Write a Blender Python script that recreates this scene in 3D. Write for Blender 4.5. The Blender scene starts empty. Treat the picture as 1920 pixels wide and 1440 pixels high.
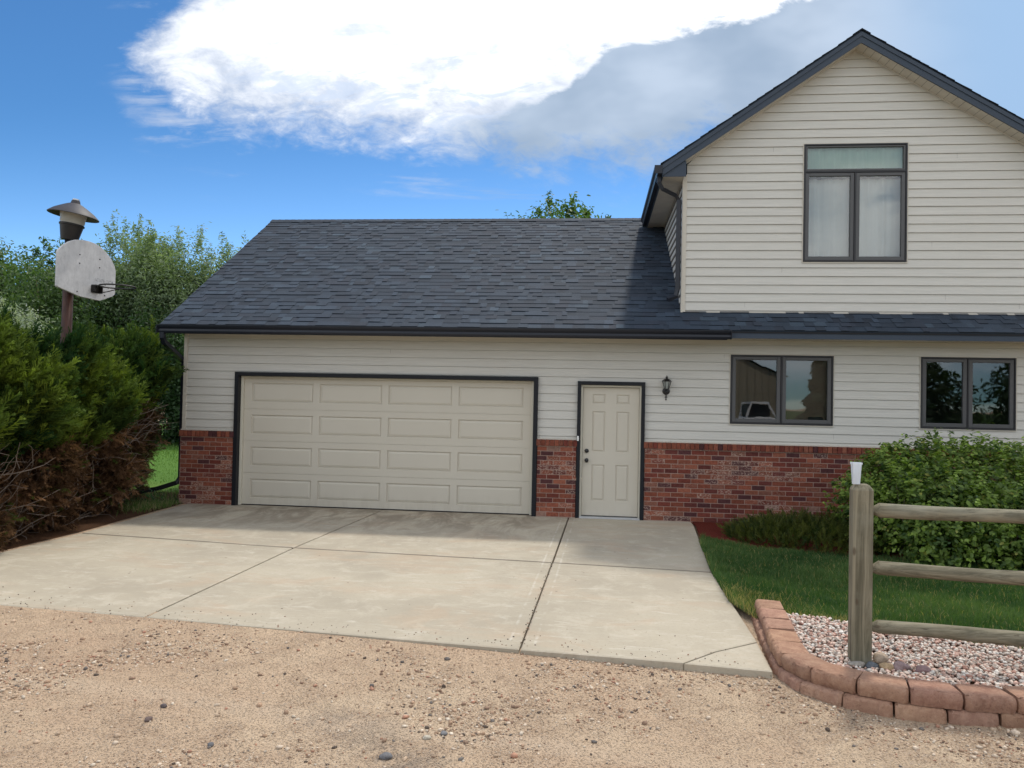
import bpy, math, random
import numpy as np
from mathutils import Matrix, Vector
PI = math.pi
random.seed(7); RN = np.random.default_rng(11)
sc = bpy.context.scene
COL = sc.collection

# ------------------------------------------------------------------ camera
CAM = np.array([5.8914, -12.2, 1.8462]); YAW, PITCH, ROLL, FPX = 0.1057, 0.0193, 0.0204, 1440.3
_f = np.array([-math.sin(YAW)*math.cos(PITCH), math.cos(YAW)*math.cos(PITCH), math.sin(PITCH)])
_r = np.array([math.cos(YAW), math.sin(YAW), 0.0]); _u = np.cross(_r, _f)
_r2 = math.cos(ROLL)*_r + math.sin(ROLL)*_u; _u2 = -math.sin(ROLL)*_r + math.cos(ROLL)*_u
cd = bpy.data.cameras.new('camera'); cam = bpy.data.objects.new('camera', cd); COL.objects.link(cam)
cd.sensor_width = 36.0; cd.lens = 36.0*FPX/1920.0; cd.clip_start = 0.05; cd.clip_end = 3000
cam.matrix_world = Matrix(((_r2[0], _u2[0], -_f[0], CAM[0]), (_r2[1], _u2[1], -_f[1], CAM[1]), (_r2[2], _u2[2], -_f[2], CAM[2]), (0, 0, 0, 1)))
sc.camera = cam
sc.view_settings.view_transform = 'Standard'; sc.view_settings.look = 'None'
sc.view_settings.exposure = 0.1; sc.view_settings.gamma = 1.0
sc.render.resolution_x = 1024; sc.render.resolution_y = 768
try:
    sc.cycles.max_bounces = 6; sc.cycles.transparent_max_bounces = 12
    sc.cycles.sample_clamp_indirect = 6.0
except Exception: pass

def pixdir(px, py):          # direction of a photo pixel, used only to lay the cloud's outline out on the sky
    d = _f + _r2*(px-960)/FPX + _u2*(720-py)/FPX
    return d

# ------------------------------------------------------------------ sun
SUN_EL, SUN_AZ = math.radians(60), math.radians(20)      # azimuth from +y towards +x
sl = bpy.data.lights.new('sun', 'SUN'); sun = bpy.data.objects.new('sun', sl); COL.objects.link(sun)
sl.energy = 2.5; sl.angle = math.radians(4.5); sl.color = (1.0, 0.94, 0.84)
sdir = Vector((math.sin(SUN_AZ)*math.cos(SUN_EL), math.cos(SUN_AZ)*math.cos(SUN_EL), math.sin(SUN_EL)))
sun.rotation_euler = sdir.to_track_quat('Z', 'Y').to_euler(); sun.location = (0, 0, 30)

# ------------------------------------------------------------------ node helpers
class NT:
    def __init__(s, tree): s.t = tree; s.n = tree.nodes; s.l = tree.links
    def new(s, typ, **kw):
        nd = s.n.new(typ)
        for k, v in kw.items(): setattr(nd, k, v)
        return nd
    def put(s, sock, v):
        if v is None: return
        if isinstance(v, bpy.types.NodeSocket): s.l.new(v, sock)
        else:
            if hasattr(sock.default_value, '__len__') and not hasattr(v, '__len__'): v = [v]*len(sock.default_value)
            if hasattr(v, '__len__') and len(v) == 3 and len(sock.default_value) == 4: v = (*v, 1)
            sock.default_value = v
    def m(s, op, a, b=None, c=None, clamp=False):
        nd = s.new('ShaderNodeMath', operation=op); nd.use_clamp = clamp
        for i, v in enumerate((a, b, c)): s.put(nd.inputs[i], v)
        return nd.outputs[0]
    def vm(s, op, a, b=None):
        nd = s.new('ShaderNodeVectorMath', operation=op); s.put(nd.inputs[0], a); s.put(nd.inputs[1], b); return nd.outputs[0]
    def sstep(s, v, a, b, t0=0.0, t1=1.0):
        nd = s.new('ShaderNodeMapRange'); nd.interpolation_type = 'SMOOTHSTEP'
        for i, x in enumerate((v, a, b, t0, t1)): s.put(nd.inputs[i], x)
        return nd.outputs[0]
    def mix(s, f, a, b, bt='MIX'):
        nd = s.new('ShaderNodeMix'); nd.data_type = 'RGBA'; nd.blend_type = bt
        s.put(nd.inputs[0], f); s.put(nd.inputs[6], a); s.put(nd.inputs[7], b); return nd.outputs[2]
    def noise(s, vec, scale, detail=2, rough=.5, dist=0.0):
        nd = s.new('ShaderNodeTexNoise'); s.put(nd.inputs['Vector'], vec); nd.inputs['Scale'].default_value = scale
        nd.inputs['Detail'].default_value = detail; nd.inputs['Roughness'].default_value = rough; nd.inputs['Distortion'].default_value = dist
        return nd.outputs[0]
    def vor(s, vec, scale, feat='F1', out='Distance'):
        nd = s.new('ShaderNodeTexVoronoi', feature=feat); s.put(nd.inputs['Vector'], vec); nd.inputs['Scale'].default_value = scale
        return nd.outputs[out]
    def ramp(s, f, pts):
        nd = s.new('ShaderNodeValToRGB'); cr = nd.color_ramp
        while len(cr.elements) < len(pts): cr.elements.new(.5)
        for e, (p, c) in zip(cr.elements, pts): e.position = p; e.color = (*c, 1) if hasattr(c, '__len__') else (c, c, c, 1)
        s.put(nd.inputs[0], f); return nd.outputs[0]
    def curve(s, v, pts):          # piecewise curve v -> value through pts [(in, out)]
        xs = [p[0] for p in pts]; ys = [p[1] for p in pts]; x0, x1, y0, y1 = min(xs), max(xs), min(ys), max(ys)
        nd = s.new('ShaderNodeFloatCurve'); c = nd.mapping.curves[0]
        q = sorted(((x-x0)/(x1-x0), (y-y0)/(y1-y0)) for x, y in pts)
        while len(c.points) < len(q): c.points.new(.5, .5)
        for p, (a, b) in zip(c.points, q): p.location = (a, b)
        nd.mapping.update()
        t = s.m('DIVIDE', s.m('SUBTRACT', v, x0), x1-x0, clamp=True); s.put(nd.inputs['Value'], t)
        return s.m('ADD', s.m('MULTIPLY', nd.outputs[0], y1-y0), y0)
    def comb(s, x, y, z):
        nd = s.new('ShaderNodeCombineXYZ'); s.put(nd.inputs[0], x); s.put(nd.inputs[1], y); s.put(nd.inputs[2], z); return nd.outputs[0]

# ------------------------------------------------------------------ world: Nishita sky with a cloud bank laid out by direction
w = bpy.data.worlds.new('World'); sc.world = w; w.use_nodes = True
T = NT(w.node_tree); T.n.clear()
out = T.new('ShaderNodeOutputWorld'); bg = T.new('ShaderNodeBackground'); T.l.new(bg.outputs[0], out.inputs[0])
sky = T.new('ShaderNodeTexSky'); sky.sky_type = 'NISHITA'; sky.sun_disc = False
sky.sun_elevation = SUN_EL; sky.sun_rotation = SUN_AZ; sky.altitude = 1500; sky.air_density = 1.0; sky.dust_density = 0.4; sky.ozone_density = 2.0
bg.inputs['Strength'].default_value = 0.15
tc = T.new('ShaderNodeTexCoord'); sep = T.new('ShaderNodeSeparateXYZ'); T.l.new(tc.outputs['Generated'], sep.inputs[0])
dx, dy, dz = sep.outputs
yy = T.m('MAXIMUM', dy, 0.02); U = T.m('DIVIDE', dx, yy); V = T.m('DIVIDE', dz, yy)
def uv(px, py):
    d = pixdir(px, py); return d[0]/d[1], d[2]/d[1]
P = T.comb(U, T.m('MULTIPLY', V, 1.7), 0.0)
n1 = T.noise(P, 3.0, 9, .62, .25); n2 = T.noise(P, 11.0, 8, .62, .4)
Pw = T.comb(T.m('ADD', T.m('MULTIPLY', U, .8), T.m('MULTIPLY', V, 1.2)), T.m('MULTIPLY', V, 4.0), 3.3)
n3 = T.noise(Pw, 5.0, 8, .6, .5)
n5 = T.noise(T.comb(T.m('ADD', T.m('MULTIPLY', U, 1.0), T.m('MULTIPLY', V, .7)), T.m('MULTIPLY', V, 1.8), 1.1), 30.0, 7, .65, .8)
wob = T.m('ADD', T.m('MULTIPLY', T.m('SUBTRACT', n5, .5), .075), T.m('ADD', T.m('MULTIPLY', T.m('SUBTRACT', n1, .5), .16), T.m('MULTIPLY', T.m('SUBTRACT', n2, .5), .13)))
low = [uv(*p) for p in [(150,-60),(225,70),(255,130),(330,190),(430,228),(560,250),(700,268),(850,285),(1050,303),(1200,296),(1320,300),(1600,260),(1920,250),(2400,230)]]
vlow = T.curve(U, low)
ul = [uv(*p) for p in [(1000,-2200),(620,-900),(440,-200),(345,0),(285,50),(235,105),(235,400)]]
uleft = T.curve(V, [(b, a) for a, b in ul])
e1 = T.m('ADD', T.m('SUBTRACT', V, vlow), wob); e2 = T.m('ADD', T.m('SUBTRACT', U, uleft), wob)
edge = T.m('MINIMUM', e1, e2)
edge = T.m('ADD', edge, .022); cm = T.sstep(edge, -.012, .07)
wisp = T.m('MULTIPLY', T.sstep(n3, .53, .72), T.sstep(edge, -.10, .0)); cm = T.m('MAXIMUM', cm, T.m('MULTIPLY', wisp, .7))
gray = [uv(*p) for p in [(640,330),(780,262),(870,222),(960,190),(1040,168),(1090,118),(1150,75),(1250,58),(1350,38),(1450,0),(1600,-70),(2400,-300)]]
vg = T.curve(U, gray)
gd = T.m('ADD', T.m('SUBTRACT', vg, V), T.m('ADD', T.m('MULTIPLY', T.m('SUBTRACT', n2, .5), .10), T.m('MULTIPLY', T.m('SUBTRACT', n1, .5), .08)))
gm = T.m('MULTIPLY', T.sstep(gd, -.006, .014), T.sstep(U, uv(760, 200)[0], uv(960, 200)[0]))
shade = T.noise(P, 4.0, 4, .5)
graycol = T.mix(T.sstep(shade, .36, .66), (2.35, 3.05, 4.05), (3.6, 4.3, 5.3))
graycol = T.mix(T.sstep(U, uv(1500, 0)[0], uv(1900, 0)[0]), graycol, (2.35, 3.55, 5.25))
thin = T.sstep(T.m('ADD', edge, T.m('MULTIPLY', T.m('SUBTRACT', n2, .5), .25)), .0, .20)
whitecol = T.mix(thin, (3.9, 4.4, 5.3), (8.6, 8.7, 8.9))
n4 = T.noise(T.comb(T.m('ADD', T.m('MULTIPLY', U, .9), T.m('MULTIPLY', V, -.9)), T.m('MULTIPLY', V, 2.6), 7.7), 13.0, 8, .65, .6)
spot = T.m('MULTIPLY', T.sstep(n4, .50, .60), T.m('MULTIPLY', T.sstep(edge, .30, .05), T.sstep(U, uv(330, 200)[0], uv(560, 200)[0])))
whitecol = T.mix(T.m('MULTIPLY', spot, .75), whitecol, (4.3, 5.0, 6.2))
ccol = T.mix(gm, whitecol, graycol)
# generic broken cloud for the rest of the sky (seen only in the windows and as light)
q3 = T.vm('MULTIPLY', tc.outputs['Generated'], (1.0, 1.0, 2.2))
g1 = T.noise(q3, 2.3, 7, .6, .3); g2 = T.noise(q3, 6.0, 5, .6)
bm = T.sstep(T.m('ADD', g1, T.m('MULTIPLY', T.m('SUBTRACT', g2, .5), .2)), .36, .50)
bcol = T.mix(T.sstep(g2, .4, .65), (6.0, 6.5, 7.2), (11.5, 11.4, 11.2))
behind = T.sstep(dy, .18, -.05)
cmF = T.mix(behind, cm, T.m('MULTIPLY', bm, T.sstep(dz, 0.0, .1)))
colF = T.mix(behind, ccol, bcol)
tint = T.mix(T.sstep(V, .02, .42), (.84, 1.06, 1.24), (.36, .64, .83))
skyc = T.mix(1.0, sky.outputs[0], tint, 'MULTIPLY')
T.l.new(T.mix(cmF, skyc, colF), bg.inputs['Color'])

# ------------------------------------------------------------------ materials
MATS = {}
def mat(name, fn, rough=.7, spec=.3, metal=0.0, bump=None, disp=None):
    m = bpy.data.materials.new(name); m.use_nodes = True; t = NT(m.node_tree)
    b = t.n['Principled BSDF']; b.inputs['Roughness'].default_value = rough; b.inputs['Specular IOR Level'].default_value = spec; b.inputs['Metallic'].default_value = metal
    tcn = t.new('ShaderNodeTexCoord'); t.pos = tcn.outputs['Object']; t.b = b
    def sc_(x, y, z): return t.vm('MULTIPLY', t.pos, (x, y, z))
    t.sc = sc_
    r = fn(t)
    if isinstance(r, tuple) and len(r) == 2 and isinstance(r[0], (bpy.types.NodeSocket, tuple)): c, h = r
    else: c, h = r, None
    t.put(b.inputs['Base Color'], c)
    if h is not None:
        hs, st, ds = h
        bn = t.new('ShaderNodeBump'); bn.inputs['Strength'].default_value = st; bn.inputs['Distance'].default_value = ds
        t.put(bn.inputs['Height'], hs); t.l.new(bn.outputs[0], b.inputs['Normal'])
    MATS[name] = m; return m
def attr(t, name='col'):
    a = t.new('ShaderNodeAttribute'); a.attribute_name = name; return a
def plain(name, c, rough=.6, spec=.3, var=.06, scale=3.0, metal=0.0):
    def f(t):
        n = t.noise(t.pos, scale, 5, .6); n2 = t.noise(t.pos, scale*14, 2, .6)
        k = t.m('ADD', t.m('MULTIPLY', n, .7), t.m('MULTIPLY', n2, .3))
        return t.mix(k, tuple(x*(1-var*1.6) for x in c), tuple(min(1, x*(1+var*1.6)) for x in c))
    return mat(name, f, rough, spec, metal)

def f_siding(t):
    a = t.noise(t.sc(1.6, 1.6, 40), 1.0, 6, .7, .6); b = t.noise(t.sc(5, 5, 160), 1.0, 4, .6, .3); c = t.noise(t.pos, .6, 3)
    col = t.mix(t.sstep(a, .35, .68), (.55, .532, .487), (.622, .604, .556))
    col = t.mix(t.m('MULTIPLY', t.sstep(c, .3, .7), .35), col, (.575, .55, .50))
    return col, (t.m('ADD', a, t.m('MULTIPLY', b, .5)), .35, .006)
M_siding = mat('vinyl_siding', f_siding, .5, .35)
M_corner = plain('corner_trim', (.56, .52, .45), .5, .3, .04)
M_soffit = mat('soffit', lambda t: t.mix(t.sstep(t.noise(t.pos, 5, 3), .3, .7), (.50, .47, .42), (.56, .53, .47)), .55, .3)
M_dark = plain('dark_trim', (.011, .012, .016), .5, .25, .12)
M_fascia = plain('blue_grey_fascia', (.042, .057, .082), .5, .3, .08)
M_gutter = plain('gutter_metal', (.016, .019, .028), .38, .35, .08)
M_frame = plain('window_frame', (.085, .085, .088), .45, .4, .08)
M_bead = plain('window_bead', (.028, .028, .032), .45, .4, .08)
def f_door(t):
    a = t.noise(t.pos, 1.3, 4, .6); b = t.noise(t.sc(3, 3, .7), 3.0, 5, .7)
    zz = t.new('ShaderNodeSeparateXYZ'); t.l.new(t.pos, zz.inputs[0])
    dirt = t.m('MULTIPLY', t.sstep(zz.outputs[2], .35, -.02), t.sstep(b, .35, .8))
    col = t.mix(a, (.56, .515, .43), (.61, .565, .48))
    return t.mix(t.m('MULTIPLY', dirt, .3), col, (.33, .28, .21)), (b, .05, .004)
M_door = mat('door_paint', f_door, .45, .35)
M_cream = plain('cream_stop', (.62, .58, .48), .5, .3, .04)
M_alu = plain('aluminium', (.55, .56, .58), .35, .5, .08, 9, .6)
M_knob = plain('black_metal', (.012, .012, .013), .35, .5, .1)
M_white = plain('white_plastic', (.78, .78, .77), .4, .4, .02)
def f_brick(t):
    a = attr(t); n = t.noise(t.pos, 30, 5, .7); n2 = t.noise(t.sc(1, 1, 2.0), 38, 4, .75)
    col = t.mix(t.sstep(n, .35, .7), a.outputs['Color'], t.mix(1.0, a.outputs['Color'], (.62, .60, .60), 'MULTIPLY'))
    wm = t.m('MULTIPLY', t.sstep(n2, .50, .60), a.outputs['Alpha'])
    return t.mix(t.m('MULTIPLY', wm, .75), col, (.50, .37, .30)), (t.m('ADD', n, n2), .6, .004)
M_brick = mat('brick', f_brick, .85, .2)
def f_mortar(t):
    n = t.noise(t.pos, 60, 4, .7); return t.mix(n, (.30, .20, .16), (.42, .30, .25)), (n, .5, .003)
M_mortar = mat('mortar', f_mortar, .95, .1)
def f_shingle(t):
    a = attr(t); n = t.noise(t.pos, 180, 2, .8); n2 = t.noise(t.pos, .7, 4, .6); n3 = t.noise(t.sc(6, 1.2, 1.2), 1.0, 4, .6)
    col = t.mix(t.sstep(n, .3, .7), t.mix(1.0, a.outputs['Color'], (.6, .6, .6), 'MULTIPLY'), t.mix(1.0, a.outputs['Color'], (1.5, 1.5, 1.5), 'MULTIPLY'))
    col = t.mix(t.m('MULTIPLY', t.sstep(n2, .45, .75), .15), col, (.045, .062, .082))
    col = t.mix(t.m('MULTIPLY', t.sstep(n3, .55, .8), .12), col, (.045, .062, .085))
    return col, (n, .6, .003)
M_shingle = mat('asphalt_shingle', f_shingle, .82, .28)
def f_conc(t):
    a = t.noise(t.pos, .55, 6, .62, .5); b = t.noise(t.pos, 3.2, 7, .7, .6); c = t.noise(t.pos, 34, 5, .75); d = t.noise(t.sc(1, .35, 1), 2.2, 7, .72, 1.2)
    sp = t.new('ShaderNodeSeparateXYZ'); t.l.new(t.pos, sp.inputs[0])
    col = t.mix(t.sstep(a, .3, .72), (.34, .30, .235), (.44, .39, .305))
    col = t.mix(t.m('MULTIPLY', t.sstep(b, .47, .66), .5), col, (.50, .45, .365))
    col = t.mix(t.m('MULTIPLY', t.sstep(t.noise(t.sc(.8, 1.6, 1), 1.1, 6, .65, .8), .5, .68), .55), col, (.42, .325, .235))
    sw = t.noise(t.sc(1.0, 4.5, 1), 2.6, 8, .75, 1.0); col = t.mix(t.m('MULTIPLY', t.sstep(sw, .54, .68), .45), col, (.60, .56, .48))
    sw2 = t.noise(t.sc(1.6, 7, 1), 3.1, 8, .8, .6); col = t.mix(t.m('MULTIPLY', t.sstep(sw2, .60, .68), .55), col, (.27, .225, .17))
    near = t.sstep(sp.outputs[1], -3.0, -.6)
    st = t.m('MULTIPLY', t.m('MULTIPLY', near, t.sstep(d, .40, .62)), t.sstep(sp.outputs[0], 6.2, 4.6))
    col = t.mix(t.m('MULTIPLY', st, .66), col, (.17, .135, .10))
    scr = t.m('MULTIPLY', t.sstep(t.noise(t.sc(.6, 3.2, 1), 6, 8, .78, .8), .60, .68), near); col = t.mix(t.m('MULTIPLY', scr, .6), col, (.62, .59, .52))
    col = t.mix(t.m('MULTIPLY', t.sstep(c, .52, .68), .42), col, (.29, .25, .195))
    # tooled strip along the expansion joint
    jx = t.m('ADD', 5.54, t.m('MULTIPLY', sp.outputs[1], .0235)); jd = t.m('ABSOLUTE', t.m('SUBTRACT', sp.outputs[0], jx))
    band = t.m('MULTIPLY', t.sstep(jd, .115, .10), t.sstep(jd, .080, .095)); col = t.mix(t.m('MULTIPLY', t.m('MULTIPLY', band, t.sstep(b, .42, .6)), .4), col, (.62, .59, .52))
    # dark grime-toned band painted along the cross joint so its thin gap shows
    cj = t.m('ABSOLUTE', t.m('SUBTRACT', sp.outputs[1], t.curve(sp.outputs[0], [(-.66, -2.88), (.8, -3.053), (2.333, -3.235), (3.9, -3.345), (5.465, -3.455), (7.215, -3.60)])))
    col = t.mix(t.m('MULTIPLY', t.sstep(cj, .034, .014), .72), col, (.10, .085, .065))
    pits = t.sstep(t.vor(t.pos, 4.2), .06, .035); col = t.mix(t.m('MULTIPLY', pits, .7), col, (.12, .10, .08))
    return col, (t.m('ADD', c, t.m('MULTIPLY', b, .7)), .45, .004)
M_conc = mat('concrete', f_conc, .85, .2)
def f_dirt(t):
    a = t.noise(t.pos, .5, 5, .6, .6); b = t.noise(t.pos, 2.6, 8, .7, .4); c = t.noise(t.pos, 55, 6, .8); v = t.vor(t.pos, 75, out='Color'); vd = t.vor(t.pos, 75)
    v2 = t.vor(t.pos, 170, out='Color')
    cl = t.sstep(t.m('ADD', t.m('MULTIPLY', b, .65), t.m('MULTIPLY', a, .35)), .46, .60)      # where the loose grit gathers
    col = t.mix(t.sstep(a, .35, .65), (.53, .375, .255), (.62, .475, .33))
    col = t.mix(t.m('MULTIPLY', cl, .6), col, (.38, .265, .18))
    col = t.mix(t.m('MULTIPLY', t.sstep(c, .50, .66), t.m('ADD', .42, t.m('MULTIPLY', cl, .5))), col, (.17, .11, .075))
    g = t.new('ShaderNodeSeparateColor'); t.l.new(v, g.inputs[0])
    st = t.m('MULTIPLY', t.sstep(g.outputs[0], .62, .72), t.sstep(vd, .5, .3))
    scol = t.mix(t.sstep(g.outputs[1], .35, .55), (.24, .17, .13), (.76, .64, .52)); col = t.mix(t.m('MULTIPLY', st, t.m('ADD', .35, t.m('MULTIPLY', cl, .55))), col, scol)
    g2 = t.new('ShaderNodeSeparateColor'); t.l.new(v2, g2.inputs[0])
    col = t.mix(t.m('MULTIPLY', t.sstep(g2.outputs[0], .55, .85), .4), col, t.mix(g2.outputs[1], (.22, .15, .11), (.78, .64, .50)))
    sy = t.new('ShaderNodeSeparateXYZ'); t.l.new(t.pos, sy.inputs[0]); tr_ = t.m('ADD', t.m('ADD', sy.outputs[1], t.m('MULTIPLY', sy.outputs[0], .10)), t.m('MULTIPLY', a, .5))
    trk = t.m('MAXIMUM', t.sstep(t.m('ABSOLUTE', t.m('ADD', tr_, 7.15)), .16, .04), t.sstep(t.m('ABSOLUTE', t.m('ADD', tr_, 8.45)), .22, .05)); col = t.mix(t.m('MULTIPLY', trk, t.m('MULTIPLY', t.sstep(b, .3, .6), .35)), col, (.68, .54, .40))
    # dark oily patches
    for (x, y, r, s) in ((4.72, -8.05, .30, .35), (5.0, -8.35, .24, .5), (4.4, -7.85, .2, .3)):
        dd = t.new('ShaderNodeVectorMath', operation='DISTANCE'); t.l.new(t.pos, dd.inputs[0]); dd.inputs[1].default_value = (x, y, -.06)
        q = t.m('ADD', dd.outputs['Value'], t.m('MULTIPLY', t.m('SUBTRACT', t.noise(t.pos, 14, 8, .85), .5), 1.1))
        col = t.mix(t.m('MULTIPLY', t.sstep(q, r, r*.1), s), col, (.15, .135, .125))
    h = t.m('ADD', t.m('MULTIPLY', c, 1.0), t.m('MULTIPLY', t.sstep(vd, .5, .1), .8))
    return col, (h, 1.0, .016)
M_dirt = mat('dirt_ground', f_dirt, .95, .1)
def f_lawn(t):
    a = t.noise(t.pos, 1.2, 5, .6); c = t.noise(t.pos, 60, 4, .8)
    col = t.mix(a, (.035, .085, .018), (.08, .14, .032)); return t.mix(t.sstep(c, .4, .7), col, (.02, .045, .012)), (c, .9, .03)
M_lawn = mat('lawn_ground', f_lawn, .95, .1)
def f_lawn2(t):
    a = t.noise(t.pos, 1.0, 5, .6); c = t.noise(t.pos, 40, 4, .8); d = t.noise(t.pos, .35, 4, .6)
    col = t.mix(a, (.075, .155, .032), (.12, .21, .045)); col = t.mix(t.sstep(c, .4, .75), col, (.06, .16, .02))
    return t.mix(t.m('MULTIPLY', t.sstep(d, .5, .7), .25), col, (.26, .30, .08)), (c, .7, .03)
M_lawn2 = mat('bright_lawn', f_lawn2, .95, .1)  # brighter green ground colour, used for the back lawn
def f_mulch(t):
    c = t.noise(t.pos, 70, 5, .8, .8); return t.mix(t.sstep(c, .3, .7), (.05, .008, .006), (.22, .035, .02)), (c, 1.0, .03)
M_mulch = mat('red_mulch', f_mulch, .9, .2)
def f_needle(t):
    c = t.noise(t.pos, 70, 5, .8, .8); return t.mix(t.sstep(c, .3, .7), (.035, .018, .01), (.15, .075, .04)), (c, 1.0, .03)
M_litter = mat('needle_litter', f_needle, .95, .1)
def leafmat(name, trans=.35, rough=.5, spec=.35):
    m = bpy.data.materials.new(name); m.use_nodes = True; t = NT(m.node_tree); b = t.n['Principled BSDF']
    b.inputs['Roughness'].default_value = rough; b.inputs['Specular IOR Level'].default_value = spec
    a = attr(t); t.l.new(a.outputs['Color'], b.inputs['Base Color'])
    tr = t.new('ShaderNodeBsdfTranslucent'); t.l.new(t.mix(1.0, a.outputs['Color'], (1.5, 1.7, .7), 'MULTIPLY'), tr.inputs['Color'])
    mx = t.new('ShaderNodeMixShader'); mx.inputs[0].default_value = trans
    t.l.new(b.outputs[0], mx.inputs[1]); t.l.new(tr.outputs[0], mx.inputs[2]); t.l.new(mx.outputs[0], t.n['Material Output'].inputs[0])
    return m
M_leaf = leafmat('leaf'); M_needle = leafmat('juniper_needles', .16, .7, .15); M_grass = leafmat('grass_blade', .3, .6, .2); M_dead = leafmat('dead_foliage', .12, .9, .1)
def f_attr(t):
    a = attr(t); n = t.noise(t.pos, 60, 4, .7); return t.mix(t.sstep(n, .3, .75), a.outputs['Color'], t.mix(1.0, a.outputs['Color'], (.62, .6, .58), 'MULTIPLY')), (n, .4, .003)
M_stone = mat('stone', f_attr, .8, .25)
def f_bark(t):
    n = t.noise(t.sc(9, 9, 2), 3, 6, .7); return t.mix(n, (.06, .045, .032), (.17, .135, .10)), (n, .8, .02)
M_bark = mat('bark', f_bark, .9, .1)
M_twig = mat('grey_twig', lambda t: t.mix(t.noise(t.pos, 12, 4, .7), (.16, .12, .095), (.42, .35, .30)), .85, .1)
def woodf(axis):
    def f(t):
        s = [26, 26, 26]; s[axis] = 1.1
        a = t.noise(t.sc(*s), 1.0, 8, .7, .8); s2 = [70, 70, 70]; s2[axis] = 1.4; b = t.noise(t.sc(*s2), 1.0, 5, .7, .3); c = t.noise(t.pos, 2.3, 5, .6)
        col = t.mix(t.sstep(a, .32, .68), (.105, .095, .066), (.28, .25, .18))
        col = t.mix(t.m('MULTIPLY', t.sstep(c, .45, .75), .5), col, (.30, .30, .245))
        kn = t.sstep(t.vor(t.sc(*[3.4 if i == axis else 8 for i in range(3)]), 1.0), .13, .05); col = t.mix(t.m('MULTIPLY', kn, .7), col, (.09, .065, .045))
        ck = t.sstep(b, .62, .70); col = t.mix(t.m('MULTIPLY', ck, .65), col, (.055, .045, .035))
        return col, (t.m('SUBTRACT', a, t.m('MULTIPLY', ck, 1.2)), .7, .006)
    return f
M_woodz = mat('weathered_post', woodf(2), .9, .12); M_woodx = mat('weathered_rail', woodf(0), .9, .12)
def f_block(t):
    n = t.noise(t.pos, 9, 6, .7); c = t.noise(t.pos, 48, 6, .85); a = attr(t)
    col = t.mix(t.sstep(n, .3, .7), (.35, .195, .138), (.49, .30, .21)); col = t.mix(t.m('MULTIPLY', t.sstep(c, .52, .64), .5), col, (.56, .38, .28)); col = t.mix(t.m('MULTIPLY', t.sstep(c, .46, .36), .5), col, (.17, .09, .06))
    col = t.mix(t.m('MULTIPLY', t.sstep(t.noise(t.pos, 3.1, 5, .7), .5, .75), .35), col, (.22, .13, .095))
    return t.mix(1.0, col, a.outputs['Color'], 'MULTIPLY'), (t.m('ADD', c, n), 1.0, .012)
M_block = mat('red_concrete_block', f_block, .92, .12)
def f_rust(t):
    n = t.noise(t.sc(6, 6, 2), 3, 6, .7); sp = t.new('ShaderNodeSeparateXYZ'); t.l.new(t.pos, sp.inputs[0])
    c = t.mix(t.sstep(n, .35, .7), (.035, .014, .010), (.075, .028, .018))
    return t.mix(t.sstep(sp.outputs[2], 3.15, 3.35), c, (.02, .02, .024)), (n, .3, .003)
M_pole = mat('rusty_pole', f_rust, .6, .35)
def f_board(t):
    n = t.noise(t.pos, 7, 7, .7); c = t.noise(t.sc(1, 1, .25), 30, 4, .8); k = t.vor(t.pos, 40)
    col = t.mix(t.sstep(n, .3, .7), (.44, .44, .45), (.55, .55, .56)); col = t.mix(t.m('MULTIPLY', t.sstep(c, .5, .75), .45), col, (.24, .24, .25))
    return col, (n, .2, .003)
M_board = mat('weathered_backboard', f_board, .7, .3)
def f_graff(t):
    n = t.noise(t.pos, 45, 4, .8); t.put(t.b.inputs['Alpha'], t.m('MULTIPLY', t.sstep(n, .40, .62), .85)); return (.10, .10, .11)
M_worn = mat('worn_lettering', f_graff, .8, .1)
M_hat = plain('lamp_hat', (.055, .053, .060), .55, .3, .12, 6)
M_globe = plain('frosted_globe', (.36, .35, .32), .4, .4, .12, 12)
M_hoop = plain('hoop_steel', (.014, .012, .012), .5, .4, .2, 20)
M_curtain = mat('white_curtain', lambda t: t.mix(t.noise(t.sc(6, 6, .4), 2, 4), (.90, .89, .90), (.96, .95, .95)), .9, .1)
M_gcurt = mat('green_curtain', lambda t: t.mix(t.noise(t.sc(9, 9, .4), 2, 5), (.56, .76, .64), (.80, .94, .84)), .9, .1)
M_room = plain('room_wall', (.13, .115, .10), .9, .1, .05)
M_blind = plain('blind_slat', (.34, .25, .19), .6, .3, .05)
def glass():
    m = bpy.data.materials.new('window_glass'); m.use_nodes = True; t = NT(m.node_tree); t.n.remove(t.n['Principled BSDF'])
    tr = t.new('ShaderNodeBsdfTransparent'); tr.inputs[0].default_value = (.80, .86, .84, 1)
    gl = t.new('ShaderNodeBsdfGlossy'); gl.inputs['Roughness'].default_value = .015; gl.inputs['Color'].default_value = (.95, .97, 1, 1)
    fr = t.new('ShaderNodeFresnel'); fr.inputs[0].default_value = 1.75
    tcn = t.new('ShaderNodeTexCoord'); bn = t.new('ShaderNodeBump'); bn.inputs['Strength'].default_value = .05; bn.inputs['Distance'].default_value = .02
    t.l.new(t.noise(tcn.outputs['Object'], 1.6, 2), bn.inputs['Height']); t.l.new(bn.outputs[0], gl.inputs['Normal'])
    mx = t.new('ShaderNodeMixShader'); t.l.new(t.m('ADD', t.m('MULTIPLY', fr.outputs[0], 1.25), .02, clamp=True), mx.inputs[0])
    t.l.new(tr.outputs[0], mx.inputs[1]); t.l.new(gl.outputs[0], mx.inputs[2]); t.l.new(mx.outputs[0], t.n['Material Output'].inputs[0]); return m
M_glass = glass()
def f_gauge(t):
    t.b.inputs['Transmission Weight'].default_value = .35; t.b.inputs['Alpha'].default_value = .9; return (.84, .90, .96)
M_gauge = mat('frosted_plastic', f_gauge, .35, .5)
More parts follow.
